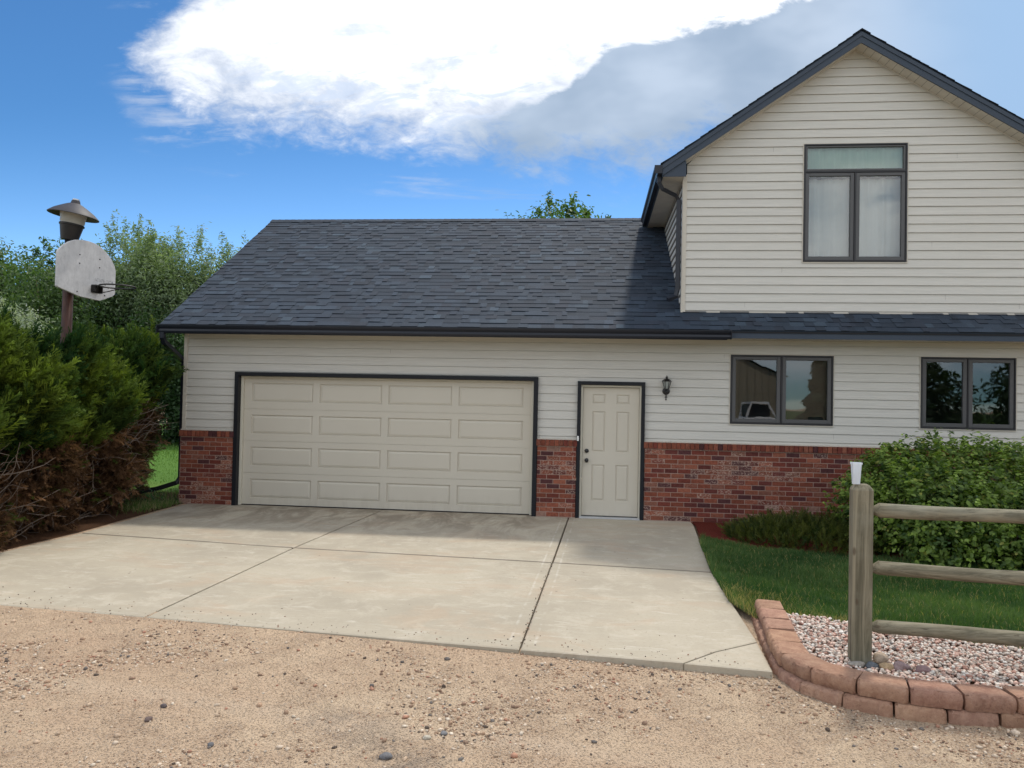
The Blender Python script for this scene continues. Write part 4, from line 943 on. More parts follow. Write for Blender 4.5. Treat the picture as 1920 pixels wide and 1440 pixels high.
cc_ = pc_[RN.choice(8, n, p=[.24, .2, .13, .18, .05, .10, .05, .05])]*RN.uniform(.8, 1.15, (n, 1)); Zs = gz(X_, Y_)+S_*.25
tag(scatter_stones('gravel', np.stack([X_, Y_, Zs], 1), S_, cc_, M_stone), kind='stuff')
n = 420; X_ = RN.uniform(-.6, 7.1, n); Y_ = -5.97-.085*(X_+.75)+RN.exponential(.16, n)+.01; S_ = RN.uniform(.0025, .007, n); ix = RN.random(n) < .3; X_[ix] = 5.54+.0235*Y_[ix]+RN.normal(0, .02, ix.sum()); Y_[ix] = RN.uniform(-6.4, -3, ix.sum()); X_[ix] = 5.54+.0235*Y_[ix]+RN.normal(0, .012, ix.sum())
tag(scatter_stones('spilled_grit', np.stack([X_, Y_, S_*.4], 1), S_, pc_[RN.choice(8, n)]*.7, M_stone), kind='stuff')
# pink and white rock mulch
def inpoly(x, y, poly):
    c = np.zeros(len(x), bool); j = len(poly)-1
    for i_ in range(len(poly)):
        xi, yi = poly[i_]; xj, yj = poly[j]; q = ((yi > y) != (yj > y)) & (x < (xj-xi)*(y-yi)/(yj-yi+1e-12)+xi); c ^= q; j = i_
    return c
n = 26000; X_ = RN.uniform(7.3, 11, n); Y_ = RN.uniform(-7.5, -5.2, n); k_ = inpoly(X_, Y_, BED) & (RN.random(n) < np.clip(1.3-(X_-7.3)*.22, .3, 1)); X_, Y_ = X_[k_], Y_[k_]; n = len(X_)
S_ = np.clip(RN.normal(.0135, .0035, n), .006, .024)
pc_ = np.array([(.76, .64, .55), (.84, .76, .68), (.66, .44, .36), (.50, .29, .23), (.74, .55, .46), (.46, .40, .35), (.86, .82, .76), (.28, .25, .23)])
cc_ = pc_[RN.choice(8, n, p=[.22, .2, .16, .10, .14, .07, .08, .03])]*RN.uniform(.8, 1.12, (n, 1))
# keep stones off the tops of the blocks
tb = np.array(TOPP); dmin = np.full(n, 9.0)
for a_, b_ in zip(tb[:-1], tb[1:]):
    ab = b_-a_; t_ = np.clip(((X_-a_[0])*ab[0]+(Y_-a_[1])*ab[1])/(ab@ab), 0, 1); dmin = np.minimum(dmin, np.hypot(X_-a_[0]-t_*ab[0], Y_-a_[1]-t_*ab[1]))
zb = bedz(X_, Y_)+RN.uniform(.0, .028, n); k_ = dmin > .205; 
tag(scatter_stones('rock_mulch', np.stack([X_, Y_, zb], 1)[k_], S_[k_], cc_[k_], M_stone, flat=(.5, .9), jag=.2), kind='stuff')
# cobbles by the post and loose pebbles on the dirt
def cobble(x, y, z, r, sx, sy, sz, rot, c, label, name='cobble', group=None, jag=.10):
    n1_ = RN.uniform(0, 9); V = IV2.copy(); w_ = 1+jag*(np.sin(V[:, 0]*2.3+n1_)*np.sin(V[:, 1]*2.9+n1_*2)+.6*np.sin(V[:, 2]*4+V[:, 0]*3+n1_)); V = V*w_[:, None]*np.array([sx, sy, sz])*r
    c_, s_ = math.cos(rot), math.sin(rot); V = np.stack([V[:, 0]*c_-V[:, 1]*s_, V[:, 0]*s_+V[:, 1]*c_, V[:, 2]], 1)+np.array([x, y, z])
    o = np_mesh(name, V, IF2, M_stone, col=np.tile(np.array([c]), (len(IF2), 1)), smooth=True, loc=(x, y, z)); tag(o, label, 'stone', group); return o
cobble(7.70, -6.735, .095, .05, 1.25, .6, .42, .15, (.36, .33, .29), 'flat pale grey cobble against the front left foot of the fence post', group='cobbles round the post', jag=.06)
cobble(7.795, -6.75, .094, .042, 1.0, .8, .62, .3, (.13, .145, .165), 'dark blue-grey cobble in front of the fence post', group='cobbles round the post')
cobble(7.885, -6.65, .118, .058, 1.0, .85, .68, .5, (.42, .33, .25), 'largest tan rounded cobble right of the fence post foot', group='cobbles round the post')
cobble(7.880, -6.765, .098, .043, 1.05, .8, .62, -.2, (.46, .33, .20), 'smaller yellow-tan oval cobble in front of the large tan one', group='cobbles round the post')
cobble(7.985, -6.74, .098, .058, 1.1, .8, .55, .4, (.34, .25, .25), 'purplish angular cobble right of the tan cobbles', group='cobbles round the post', jag=.2)
cobble(8.11, -6.77, .094, .05, 1.1, .8, .55, .1, (.30, .20, .20), 'dull maroon cobble farthest right of the post', group='cobbles round the post', jag=.2)
for (x, y, r, c, lb) in ((4.86, -8.28, .028, (.16, .16, .17), 'rounded dark grey pebble beside the oily patch on the dirt'), (5.02, -8.02, .020, (.50, .46, .38), 'pale pebble just behind the dark pebble on the dirt'), (5.10, -7.95, .020, (.20, .20, .21), 'grey pebble beside the pale one in the middle of the dirt'),
        (3.42, -8.05, .022, (.15, .11, .10), 'brown-black pebble on the left part of the dirt'), (3.40, -7.86, .020, (.12, .10, .10), 'small blackish pebble behind the brown-black one'), (3.92, -8.30, .017, (.14, .14, .15), 'lone charcoal pebble on the dirt left of centre'), (1.70, -7.9, .026, (.17, .17, .18), 'grey pebble pair member at the far left of the dirt')):
    cobble(x, y, float(gz(x, y))+r*.3, r, 1.2, .9, .6, RN.uniform(0, 3), c, lb, name='pebble', group='loose pebbles on the dirt')

# ------------------------------------------------------------------ vegetation
def blades(name, P, h, w_, cols, lean, m, kind='stuff', label=None):
    n = len(P); a = RN.uniform(0, 2*PI, n); d = np.stack([np.cos(a), np.sin(a), np.zeros(n)], 1); b_ = RN.uniform(0, 2*PI, n); ln = np.stack([np.cos(b_), np.sin(b_), np.zeros(n)], 1)*(lean*RN.uniform(.2, 1.3, n)*h)[:, None]
    if np.ndim(w_) == 0: w_ = np.full(n, w_)
    up = np.array([0, 0, 1.0]); A = P-d*w_[:, None]/2; B = P+d*w_[:, None]/2; mid = P+ln*.35+up*(h*.6)[:, None]; C = mid+d*w_[:, None]*.4; D = mid-d*w_[:, None]*.4; E = P+ln+up*(h*RN.uniform(.8, 1, n))[:, None]
    V = np.stack([A, B, C, D, E, E+d*w_[:, None]*.1], 1).reshape(-1, 3); i_ = (np.arange(n)*6)[:, None]; Fc = np.stack([i_+np.array([0, 1, 2, 3]), i_+np.array([3, 2, 5, 4])], 1).reshape(-1, 4)
    return tag(np_mesh(name, V, Fc, m, col=np.repeat(cols, 2, 0)), kind=kind)
n = 190000; X_ = RN.uniform(7.15, 12.2, n); Y_ = RN.uniform(-6.9, -1.4, n); k_ = inpoly(X_, Y_, [(p[0]-.03*(p[0] < 7.45), p[1]) for p in LAWN]) & (RN.random(n) < np.clip(1.15-(X_-8)*.2, .3, 1)); X_, Y_ = X_[k_], Y_[k_]; n = len(X_)
h_ = RN.uniform(.03, .075, n)*(1+.3*snoise(X_, Y_, 2.5, 1)+.25*snoise(X_, Y_, 9, 4)); ed_ = np.clip(1-(X_-7.22)/.22, 0, 1)*(Y_ > -5.2); h_ *= 1+.8*ed_
g_ = np.clip(.5+.45*snoise(X_, Y_, 2.1, 6)+RN.normal(0, .22, n), 0, 1)[:, None]; c_ = np.array([.030, .078, .024])*(1-g_)+np.array([.110, .180, .058])*g_
dry = (RN.random(n) < .05+.35*np.clip(1-(X_-7.3)/.6, 0, 1)*(Y_ < -4.6)+.5*(Y_ < -.42*(X_-7.5)-5.32)*0.6)[:, None]; c_ = np.where(dry, np.array([.36, .30, .13])*RN.uniform(.7, 1.1, (n, 1)), c_)
blades('lawn_grass', np.stack([X_, Y_, lz(X_, Y_)-.004], 1), h_, .0055, c_, .55, M_grass)
n = 26000; X_ = RN.uniform(-12, -1.6, n); Y_ = RN.uniform(1.3, 18, n); sc_n = np.clip(Y_/8, .7, 2.2)
g_ = RN.random((n, 1)); c_ = np.array([.06, .14, .025])*(1-g_)+np.array([.14, .225, .055])*g_
blades('back_grass', np.stack([X_, Y_, np.full(n, .0)], 1), RN.uniform(.04, .09, n)*sc_n, .012*sc_n, c_, .5, M_grass)
# tufts at the left brick corner and against the hedge foot
n = 3200; X_ = np.concatenate([RN.normal(-1.15, .22, n//2), RN.uniform(-2.6, -.82, n-n//2)]); Y_ = np.concatenate([RN.normal(-.55, .30, n//2), RN.uniform(-.3, 1.3, n-n//2)]); k_ = (X_ < -.80) & ((X_ < -.95) | (Y_ < -.06)); X_, Y_ = X_[k_], Y_[k_]; n = len(X_)
g_ = RN.random((n, 1)); c_ = np.where(RN.random((n, 1)) < .35, np.array([.30, .26, .14]), np.array([.05, .12, .025])*(1-g_)+np.array([.12, .2, .05])*g_)
blades('corner_grass', np.stack([X_, Y_, np.full(n, .0)], 1), RN.uniform(.04, .11, n), .006, c_, .7, M_grass)

def frames(D, roll):       # orthonormal frames with z' = D (n,3)
    D = D/np.linalg.norm(D, axis=1, keepdims=True); ref = np.where(np.abs(D[:, 2:3]) > .95, np.array([[1.0, 0, 0]]), np.array([[0, 0, 1.0]])); A = np.cross(ref, D); A /= np.linalg.norm(A, axis=1, keepdims=True); B = np.cross(D, A)
    c, s = np.cos(roll)[:, None], np.sin(roll)[:, None]; return A*c+B*s, B*c-A*s, D
def spray_template(ntw=11, seed=0, spread=.55, w_=.013):
    r = np.random.default_rng(seed); q = []; tt = []      # quads in local coords: length 1 along z
    def quad(p0, p1, w0, side):
        p0, p1, side = map(np.array, (p0, p1, side)); q.append([p0-side*w0*.5, p0+side*w0*.5, p1+side*w0*.25, p1-side*w0*.25]); tt.append((p0[2]+p1[2])/2)
    pz = [np.array([.05*math.sin(3*t_), 0, t_]) for t_ in np.linspace(0, 1, 5)]
    for a_, b_ in zip(pz[:-1], pz[1:]): quad(a_, b_, w_*1.3, (1, 0, 0)); quad(a_, b_, w_*1.3, (0, 1, 0))
    for k in range(ntw):
        t_ = .12+.86*k/ntw; ang = r.uniform(0, 2*PI); L_t = (.36*(1-t_)**.7+.08)*r.uniform(.7, 1.2); p0 = np.array([.05*math.sin(3*t_), 0, t_]); d = np.array([math.cos(ang)*spread, math.sin(ang)*spread*.7, .85]); d /= np.linalg.norm(d)
        sd = np.cross(d, [0, 0, 1]); sd /= np.linalg.norm(sd); pe = p0+d*L_t; quad(p0, pe, w_*2.6, sd); quad(p0, pe, w_*2.2, np.cross(d, sd))
        for s2 in (-1, 1):
            pm = p0+d*L_t*.45; d2 = d+sd*s2*.6; d2 /= np.linalg.norm(d2); quad(pm, pm+d2*L_t*.45, w_*2.2, np.cross(d2, np.cross(d, sd))*1.0)
    return np.array(q), np.array(tt)
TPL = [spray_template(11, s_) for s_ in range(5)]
def sprays(name, P, D, L_, cols, m, parent, tipmul=1.5, tpl=TPL, droop=.0):
    n = len(P); A, B, Dn = frames(D, RN.uniform(0, 2*PI, n)); which = RN.integers(0, len(tpl), n); VV = []; CC = []
    for k, (q, tt) in enumerate(tpl):
        ix = np.where(which == k)[0]
        if len(ix) == 0: continue
        l = q.reshape(-1, 3)[None]*L_[ix][:, None, None]; W_ = P[ix][:, None, :]+l[:, :, 0:1]*A[ix][:, None]+l[:, :, 1:2]*B[ix][:, None]+l[:, :, 2:3]*Dn[ix][:, None]
        W_[:, :, 2] -= droop*(l[:, :, 2]**2)
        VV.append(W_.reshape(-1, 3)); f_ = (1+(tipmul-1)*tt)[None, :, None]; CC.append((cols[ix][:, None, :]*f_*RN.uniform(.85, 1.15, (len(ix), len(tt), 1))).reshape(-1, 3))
    V = np.concatenate(VV); Fc = np.arange(len(V)).reshape(-1, 4)
    return np_mesh(name, V, Fc, m, parent, np.clip(np.concatenate(CC), 0, 1))

# juniper hedge beside the driveway
HG = thing('juniper_hedge', (-2.0, -2.4, 0), 'big overgrown juniper hedge, green on top with brown dead lower branches, along the driveway', 'hedge')
def hbase(y): return np.interp(y, [-6.2, -5.0, -4.2, -2.2, -.6, .2], [-1.3, -.98, -.92, -1.12, -1.46, -1.9])
def hfront(y, z):
    s_ = np.interp(y, [-5, -3.5, -1.8, -.5, .3], [.02, .05, .11, .20, .16]); b_ = hbase(y)+np.clip(z, 0, 2.2)*s_+.13*np.sin(np.clip(z/2.3, 0, 1)*PI)
    rnd = np.clip((z-1.8)/.7, 0, 1); return b_-.6*rnd**2
def htop(x, y): return 1.98+.30*np.clip((-x-1.55)/.6, 0, 1)+.42*np.clip((y+2.2)/1.0, 0, 1)*np.clip((x+2.6)/.6, .15, 1)-.42*np.clip((-2.7-y)/1.5, 0, 1)+.13*snoise(x, y, 2.4, 9)
n = 1700; ys_ = RN.uniform(-5.9, .15, n); tsel = RN.random(n)
pts = []; nor = []
for k in range(n):
    y = ys_[k]
    if tsel[k] < .62:
        z = RN.uniform(.08, 2.35); x = hfront(y, z); N_ = np.array([1, -.15, .15])
    elif tsel[k] < .92:
        x = RN.uniform(-3.4, -1.0); x = min(x, hfront(y, 2.2)-.02); z = htop(x, y); N_ = np.array([.25, -.2, 1.0])
    else:
        y = RN.uniform(-.1, .12); z = RN.uniform(.3, 2.5); x = hfront(y, z)-RN.uniform(0, 1.2); N_ = np.array([.3, 1.0, .1])
    lump = .16*math.sin(y*4.1+z*2.2)+.13*math.sin(z*5.3-y*2.9+1)+RN.uniform(-.06, .06); N_ = N_/np.linalg.norm(N_); p = np.array([x, y, z])+N_*(lump*1.2-.26); 
    if not (p[0] > -1.32 and p[1] > -.75 and z > .2): pts.append(p); nor.append(N_)
pts = np.array(pts); nor = np.array(nor); n = len(pts)
def zbrown(y): return np.interp(y, [-6, -4.5, -3.4, -2.2, -1.2, -.5, .2], [1.0, 1.05, 1.02, 1.1, 1.55, 1.75, 1.6])
zlim = zbrown(pts[:, 1])+.16*snoise(pts[:, 1], pts[:, 2], 2.6, 3)+RN.normal(0, .09, n); green = pts[:, 2] > zlim
gp, gn = pts[green], nor[green]; per = 8; P_ = np.repeat(gp, per, 0)+RN.normal(0, .05, (len(gp)*per, 3)); pj = RN.normal(0, .28, (len(gp), 3)); D_ = np.repeat(gn*.7+pj, per, 0)+np.array([.15, -.05, .8])+RN.normal(0, .22, (len(gp)*per, 3))
gc = np.clip(.5+.5*snoise(gp[:, 1]*1.3, gp[:, 2]*1.3, 2.0, 2)+RN.normal(0, .25, len(gp)), 0, 1)[:, None]; c_ = np.array([.010, .027, .008])*(1-gc)+np.array([.080, .108, .016])*gc
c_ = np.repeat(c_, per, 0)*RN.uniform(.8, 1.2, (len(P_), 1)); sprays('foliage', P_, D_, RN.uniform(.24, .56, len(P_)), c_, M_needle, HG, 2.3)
bp_, bn_ = pts[~green], nor[~green]; per = 9; P_ = np.repeat(bp_, per, 0)+RN.normal(0, .06, (len(bp_)*per, 3)); D_ = np.repeat(bn_, per, 0)*.7+np.array([.0, -.35, .12])+RN.normal(0, .5, (len(bp_)*per, 3))
bc = RN.random((len(P_), 1)); lumpc = np.clip(.5+.5*snoise(P_[:, 1], P_[:, 2], 4.0, 7), 0, 1)[:, None]; c_ = (np.array([.045, .024, .014])*(1-bc)+np.array([.25, .14, .075])*bc)*(.35+1.0*lumpc); gr = (RN.random(len(P_)) < .05)[:, None]; c_ = np.where(gr, np.array([.07, .10, .02]), c_)
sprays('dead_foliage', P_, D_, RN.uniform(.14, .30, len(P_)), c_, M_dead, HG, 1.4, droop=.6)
m_ = MB()
for k in range(330):
    y = RN.uniform(-5.4, -.35); z = RN.uniform(.15, float(zbrown(y))+.15); x = float(hfront(y, z))+.02+RN.uniform(-.1, .1); p = Vector((x-.35, y+RN.uniform(-.1, .3), z-.22)); L_t = RN.uniform(.3, .8); pth = [p]; d = Vector((RN.uniform(.3, 1), RN.uniform(-1.1, .5), RN.uniform(.1, .9))).normalized()
    for q in range(5): d = (d+Vector(RN.normal(0, .22, 3))).normalized(); pth.append(pth[-1]+d*L_t/5)
    r0 = RN.uniform(.003, .0085); m_.tube(pth, [r0*(1-.15*q) for q in range(6)], 5)
m_.build('bare_branches', M_twig, HG)
# added dark hull for the dead inside: blocks see-through, keeps gaps dark
b = MB(); ny_, nz_ = 44, 16; idx = {}
v = []; f = []
for i_, y in enumerate(np.linspace(-5.7, -.12, ny_)):
    for j in range(nz_):
        t_ = j/(nz_-1)
        if t_ < .7: z = t_/.7*2.0; x = float(hfront(y, z))-.42
        else: q = (t_-.7)/.3; x = float(hfront(y, 2.0))-.42-q*2.4; z = float(htop(x, y))-.36
        v.append((x+.05*math.sin(i_*2.1+j*1.3), y, z+.04*math.sin(i_*1.3+j*2.9)))
for i_ in range(ny_-1):
    for j in range(nz_-1): a_ = i_*nz_+j; f.append([a_, a_+nz_, a_+nz_+1, a_+1])
f.append([j for j in range(nz_)]); e = (ny_-1)*nz_; f.append([e+j for j in range(nz_)][::-1]); np_mesh('inner_hull', v, f, M_litter, HG, smooth=True)

# leafy shrubs
def leafquads(name, P, N_, size, cols, m, parent, asp=.62, fold=.35):
    """folded oval leaves: two pentagon-ish halves each"""
    n = len(P); A, B, Dn = frames(N_, RN.uniform(0, 2*PI, n)); s = size[:, None]
    def q(a, b, d): return P+A*s*a+B*s*b+Dn*s*d
    base, tip = q(0, -.5, 0), q(0, .55, .04); l1, l2 = q(-asp*.5, -.12, fold*.3), q(-asp*.34, .28, fold*.22); r1, r2 = q(asp*.5, -.12, fold*.3), q(asp*.34, .28, fold*.22)
    V = np.stack([base, l1, l2, tip, r2, r1], 1).reshape(-1, 3); i_ = (np.arange(n)*6)[:, None]; Fc = np.stack([i_+np.array([0, 3, 2, 1]), i_+np.array([0, 5, 4, 3])], 1).reshape(-1, 4)
    return np_mesh(name, V, Fc, m, parent, np.repeat(cols, 2, 0))
LB = thing('leafy_shrub', (10.9, -1.8, 0), 'large broad-leaved green shrub in front of the brick wall behind the fence', 'shrub')
lob = [(9.88, -1.6, .64, .70), (9.80, -2.2, .45, .55), (10.2, -1.5, .80, .70), (10.25, -2.35, .55, .68), (10.95, -1.6, .82, .70), (11.0, -2.4, .60, .70), (11.7, -1.7, .84, .70), (11.8, -2.4, .62, .70), (12.5, -1.8, .85, .75), (12.6, -2.5, .6, .7), (9.55, -1.3, .55, .45), (10.0, -1.2, .80, .55), (10.6, -1.15, .86, .55), (11.4, -1.2, .88, .55), (9.48, -1.95, .25, .36), (9.95, -2.75, .28, .42), (10.6, -2.85, .32, .45), (11.4, -2.85, .32, .45), (12.2, -2.85, .35, .5)]
tips = []
for (x, y, z, r) in lob:
    k = int(1500*r*r); u = RN.normal(0, 1, (k, 3)); u /= np.linalg.norm(u, axis=1, keepdims=True); rr_ = r*(RN.uniform(.05, 1.0, k)**.35*1.05)[:, None]; p = np.array([x, y, z])+u*rr_*np.array([1, 1, .95]); tips += [(a_, b_) for a_, b_ in zip(p, u) if a_[2] > .02 and a_[1] < -.1]
# upright shoots on the top edge
for k in range(95):
    x = RN.uniform(9.45, 12.8); y = RN.uniform(-2.4, -1.0); zt_ = 1.18+.10*math.sin(x*3.1)+.05*math.sin(x*8); zt_ -= .5*max(0, 9.85-x); hgt_ = RN.uniform(.05, .26)
    for q in range(5): tips.append((np.array([x+RN.normal(0, .012), y, zt_+hgt_*q/4]), np.array([RN.normal(0, .3), RN.normal(0, .3), 1.0])))
TP = np.array([t_[0] for t_ in tips]); TN = np.array([t_[1] for t_ in tips]); per = 5; P_ = np.repeat(TP, per, 0)+RN.normal(0, .026, (len(TP)*per, 3)); N_ = np.repeat(TN, per, 0)*.55+np.array([0, -.12, .75])+RN.normal(0, .42, (len(P_), 3))
g_ = np.clip(np.repeat(RN.random(len(TP)), per)*.7+RN.uniform(0, .35, len(P_)), 0, 1)[:, None]; c_ = np.array([.022, .062, .011])*(1-g_)+np.array([.30, .42, .080])*g_**1.5; ye = (RN.random(len(P_)) < .03)[:, None]; c_ = np.where(ye, np.array([.26, .27, .06]), c_)
leafquads('foliage', P_, N_, RN.uniform(.040, .074, len(P_)), c_, M_leaf, LB)
m_ = MB()
for k in range(150):
    x, y = RN.uniform(9.8, 12.6), RN.uniform(-2.2, -1.2); p = Vector((x, y, 0)); d = Vector((RN.normal(0, .35), RN.normal(0, .35), 1)).normalized(); pth = [p]
    for q in range(5): d = (d+Vector(RN.normal(0, .15, 3))).normalized(); pth.append(pth[-1]+d*RN.uniform(.15, .24))
    m_.tube(pth, [.009, .008, .006, .005, .004, .003], 5)
m_.build('stems', M_twig, LB)
SJ = thing('spreading_juniper', (8.5, -1.2, 0), 'low dark spreading juniper at the foot of the brick wall beside the red mulch', 'shrub')
n = 2200; X_ = RN.uniform(7.75, 9.8, n); Y_ = RN.uniform(-2.35, -.35, n); cy_ = -1.35-.15*(X_-8.5); rad_ = ((X_-8.85)/1.05)**2+((Y_-cy_)/.95)**2; k_ = rad_ < 1; X_, Y_ = X_[k_], Y_[k_]; n = len(X_); hh = .26*np.sqrt(1-rad_[k_])*(1+.35*snoise(X_, Y_, 5, 4))*np.interp(X_, [7.8, 8.5, 9.3], [.55, 1, 1.1])
P_ = np.stack([X_, Y_, hh*RN.uniform(.3, 1.0, n)-.03], 1); D_ = np.stack([(X_-8.75)*.5, (Y_+1.35)*.5-.15, np.full(n, .55)], 1)+RN.normal(0, .35, (n, 3)); g_ = RN.random((n, 1)); c_ = np.array([.022, .042, .010])*(1-g_)+np.array([.11, .12, .025])*g_
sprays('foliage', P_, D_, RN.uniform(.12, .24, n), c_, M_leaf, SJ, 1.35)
HS = thing('hosta_plant', (8.12, -.75, 0), 'tiny blue-green leafy plant in the red mulch by the brick wall', 'plant')
n = 60; a_ = RN.uniform(0, 2*PI, n); r_ = RN.uniform(0, .14, n); leafquads('foliage', np.stack([8.12+r_*np.cos(a_), -.75+r_*np.sin(a_), .05+RN.uniform(0, .10, n)], 1), np.stack([np.cos(a_)*.6, np.sin(a_)*.6, np.ones(n)], 1), RN.uniform(.05, .08, n), np.tile([[.09, .16, .09]], (n, 1))*RN.uniform(.7, 1.2, (n, 1)), M_leaf, HS)
SB = thing('small_corner_shrub', (-1.55, .35, 0), 'tiny green shrub at the right foot of the juniper hedge near the brick corner', 'shrub')
n = 260; u = RN.normal(0, 1, (n, 3)); u /= np.linalg.norm(u, axis=1, keepdims=True); leafquads('foliage', np.array([-1.5, -.05, .12])+u*np.array([.30, .2, .12]), u+np.array([0, 0, .6]), RN.uniform(.02, .04, n), np.array([[.04, .10, .03]])*RN.uniform(.7, 1.6, (n, 1)), M_leaf, SB)

# trees
def tree(name, x, y, lobes, trunk, c0, c1, nleaf, size, label, cat='tree', group=None, asp=.45, up=.5, wisps=0, wl_=.8, cluster=9, spread=.20, holes=.25):
    o = thing(name, (x, y, 0), label, cat, group); lobes = np.array(lobes, float); vol = (lobes[:, 3]**2); pr_ = vol/vol.sum(); ncl = nleaf//cluster; w_ = RN.choice(len(lobes), ncl, p=pr_); u = RN.normal(0, 1, (ncl, 3)); u /= np.linalg.norm(u, axis=1, keepdims=True)
    rr_ = lobes[w_, 3]*RN.uniform(.45, 1.0, ncl)**.45*(1+.12*np.sin(u[:, 0]*7+w_)*np.sin(u[:, 2]*6+w_*2)); C_ = np.array([x, y, 0])+lobes[w_, :3]+u*rr_[:, None]*np.array([1, 1, lobes[0][4] if lobes.shape[1] > 4 else 1.1])
    hn = snoise(C_[:, 0]+C_[:, 1]*.5, C_[:, 2], 1.6, 5); kp = hn > -.9+holes; C_ = C_[kp]; u = u[kp]; C_[:, 2] = np.maximum(C_[:, 2], .15)
    if wisps:
        k = wisps; wz = RN.choice(len(lobes), k, p=pr_); uu = RN.normal(0, 1, (k, 3)); uu[:, 2] = np.abs(uu[:, 2])+.6; uu /= np.linalg.norm(uu, axis=1, keepdims=True); base_ = np.array([x, y, 0])+lobes[wz, :3]+uu*lobes[wz, 3][:, None]*.9; dd = uu*.5+np.array([0, 0, 1.0])+RN.normal(0, .2, (k, 3)); dd /= np.linalg.norm(dd, axis=1, keepdims=True); steps = np.linspace(0, 1, 7); ln = RN.uniform(.4, 1, k)*wl_
        W_ = (base_[:, None]+dd[:, None]*(steps[None, :, None]*ln[:, None, None])).reshape(-1, 3); C_ = np.concatenate([C_, W_]); u = np.concatenate([u, np.repeat(dd, 7, 0)]); sprd = np.concatenate([np.full(len(C_)-len(W_), spread), np.full(len(W_), spread*.35)])
    else: sprd = np.full(len(C_), spread)
    P_ = np.repeat(C_, cluster, 0)+RN.normal(0, 1, (len(C_)*cluster, 3))*np.repeat(sprd, cluster)[:, None]; N_ = np.repeat(u, cluster, 0)*.6+np.array([0, 0, up])+RN.normal(0, .6, P_.shape)
    g_ = np.clip(np.repeat(RN.random(len(C_)), cluster)*.6+RN.uniform(0, .5, len(P_)), 0, 1)[:, None]; c_ = np.array(c0)*(1-g_)+np.array(c1)*g_
    leafquads('crown', P_, N_, RN.uniform(.7, 1.3, len(P_))*size, c_, M_leaf, o, asp=asp)
    b = MB(); tr, th_ = trunk; b.tube([(x, y, -.1), (x+.1, y, th_*.3), (x-.08, y+.1, th_*.65), (x+.05, y, th_)], [tr, tr*.8, tr*.6, tr*.25], 10)
    for k in range(min(len(lobes), 12)):
        e = lobes[k]; z0_ = th_*RN.uniform(.2, .6); b.tube([(x, y, z0_), (x+e[0]*.5, y+e[1]*.5, (z0_+e[2])/2-.1), (x+e[0]*.9, y+e[1]*.9, e[2]+e[3]*.3)], [tr*.4, tr*.25, tr*.07], 7)
    b.build('trunk', M_bark, o, smooth=True); return o
def lobset(cx, w_, z0, z1, n, r, seed, dy=1.2):
    r_ = np.random.default_rng(seed); L_ = []
    for k in range(n):
        t_ = (k+.5)/n; z = z0+(z1-z0)*t_; wd = w_*math.sin(min(1, .35+.75*(1-t_))*PI/1.7); L_.append((cx+r_.uniform(-1, 1)*wd, r_.uniform(-dy, dy), z, r*(1.15-.55*t_)*r_.uniform(.8, 1.2), 1.15))
    return L_
G_ = 'trees behind the hedge and garage'
WIL0, WIL1 = (.055, .095, .045), (.27, .34, .20)
tree('poplar_tree', -17.3, 15.5, lobset(0, 1.2, 2.0, 6.6, 14, 1.45, 1), (.18, 6.5), (.035, .075, .022), (.12, .19, .055), 30000, .15, 'upright mid-green poplar at the far left edge', group=G_, wisps=30, wl_=.5)
tree('poplar_tree', -14.9, 15.0, lobset(0, .9, 1.5, 6.9, 14, 1.25, 2), (.15, 6.5), (.03, .07, .025), (.095, .16, .06), 28000, .14, 'narrow dark green poplar left of the lamp post', group=G_, wisps=40, wl_=.6)
tree('bushy_tree', -13.2, 13.5, lobset(0, 1.1, 1.5, 5.6, 12, 1.4, 12), (.15, 5.0), (.03, .07, .025), (.11, .17, .06), 26000, .13, 'bushy mid-green tree directly behind the backboard', group=G_, wisps=30, wl_=.5)
tree('willow_tree', -12.6, 16.5, lobset(0, 1.7, 2.2, 7.4, 18, 1.35, 3), (.22, 7.0), WIL0, WIL1, 55000, .15, 'tall pale grey-green willow rising just right of the lamp', group=G_, asp=.3, wisps=170, wl_=1.2)
tree('willow_tree', -10.0, 15.5, lobset(0, 1.7, 2.0, 6.9, 18, 1.35, 4), (.22, 6.5), WIL0, WIL1, 55000, .14, 'rounded grey-green willow midway between the lamp and the garage roof', group=G_, asp=.3, wisps=170, wl_=1.0)
tree('willow_tree', -8.0, 16.5, lobset(0, 1.9, 2.0, 6.5, 20, 1.4, 5), (.2, 6.0), WIL0, WIL1, 48000, .14, 'shorter pale willow partly hidden by the garage roof edge', group=G_, asp=.3, wisps=150, wl_=1.1)
tree('garden_tree', 3.9, 16.5, lobset(0, 2.1, 3.5, 8.5, 18, 1.35, 6), (.2, 8.5), (.03, .075, .022), (.10, .17, .05), 26000, .16, 'leafy treetop showing above the middle of the garage ridge', group=G_, wisps=34, wl_=.7)
tree('dark_shrub', -9.4, 13.2, [(-1.5, 0, 1.0, 1.2, 1), (0, 0, 1.2, 1.4, 1), (1.4, .2, 1.2, 1.3, 1), (-.6, .5, 2.3, 1.3, 1), (.8, .3, 2.6, 1.3, 1), (2.4, 0, 1.8, 1.4, 1), (0, .3, 3.4, 1.3, 1), (2.0, 0, 3.2, 1.2, 1)], (.08, 2.5), (.015, .04, .016), (.045, .09, .03), 22000, .13, 'dense dark green shrub at the back of the lawn left of the garage corner', 'shrub', up=.3, holes=0)
tree('silver_shrub', -9.0, 6.0, [(-1.1, 0, 2.6, .8, 1), (0, 0, 2.7, .8, 1), (-.4, 0, 3.3, .7, 1), (-1.9, 0, 3.0, .9, 1), (0, 0, 1.4, .9, 1), (.3, 0, 3.2, .6, 1)], (.08, 2.5), (.16, .19, .16), (.36, .40, .36), 9000, .085, 'silvery grey-leaved shrub behind the hedge at the far left', 'shrub', asp=.3, wisps=60, wl_=.5)
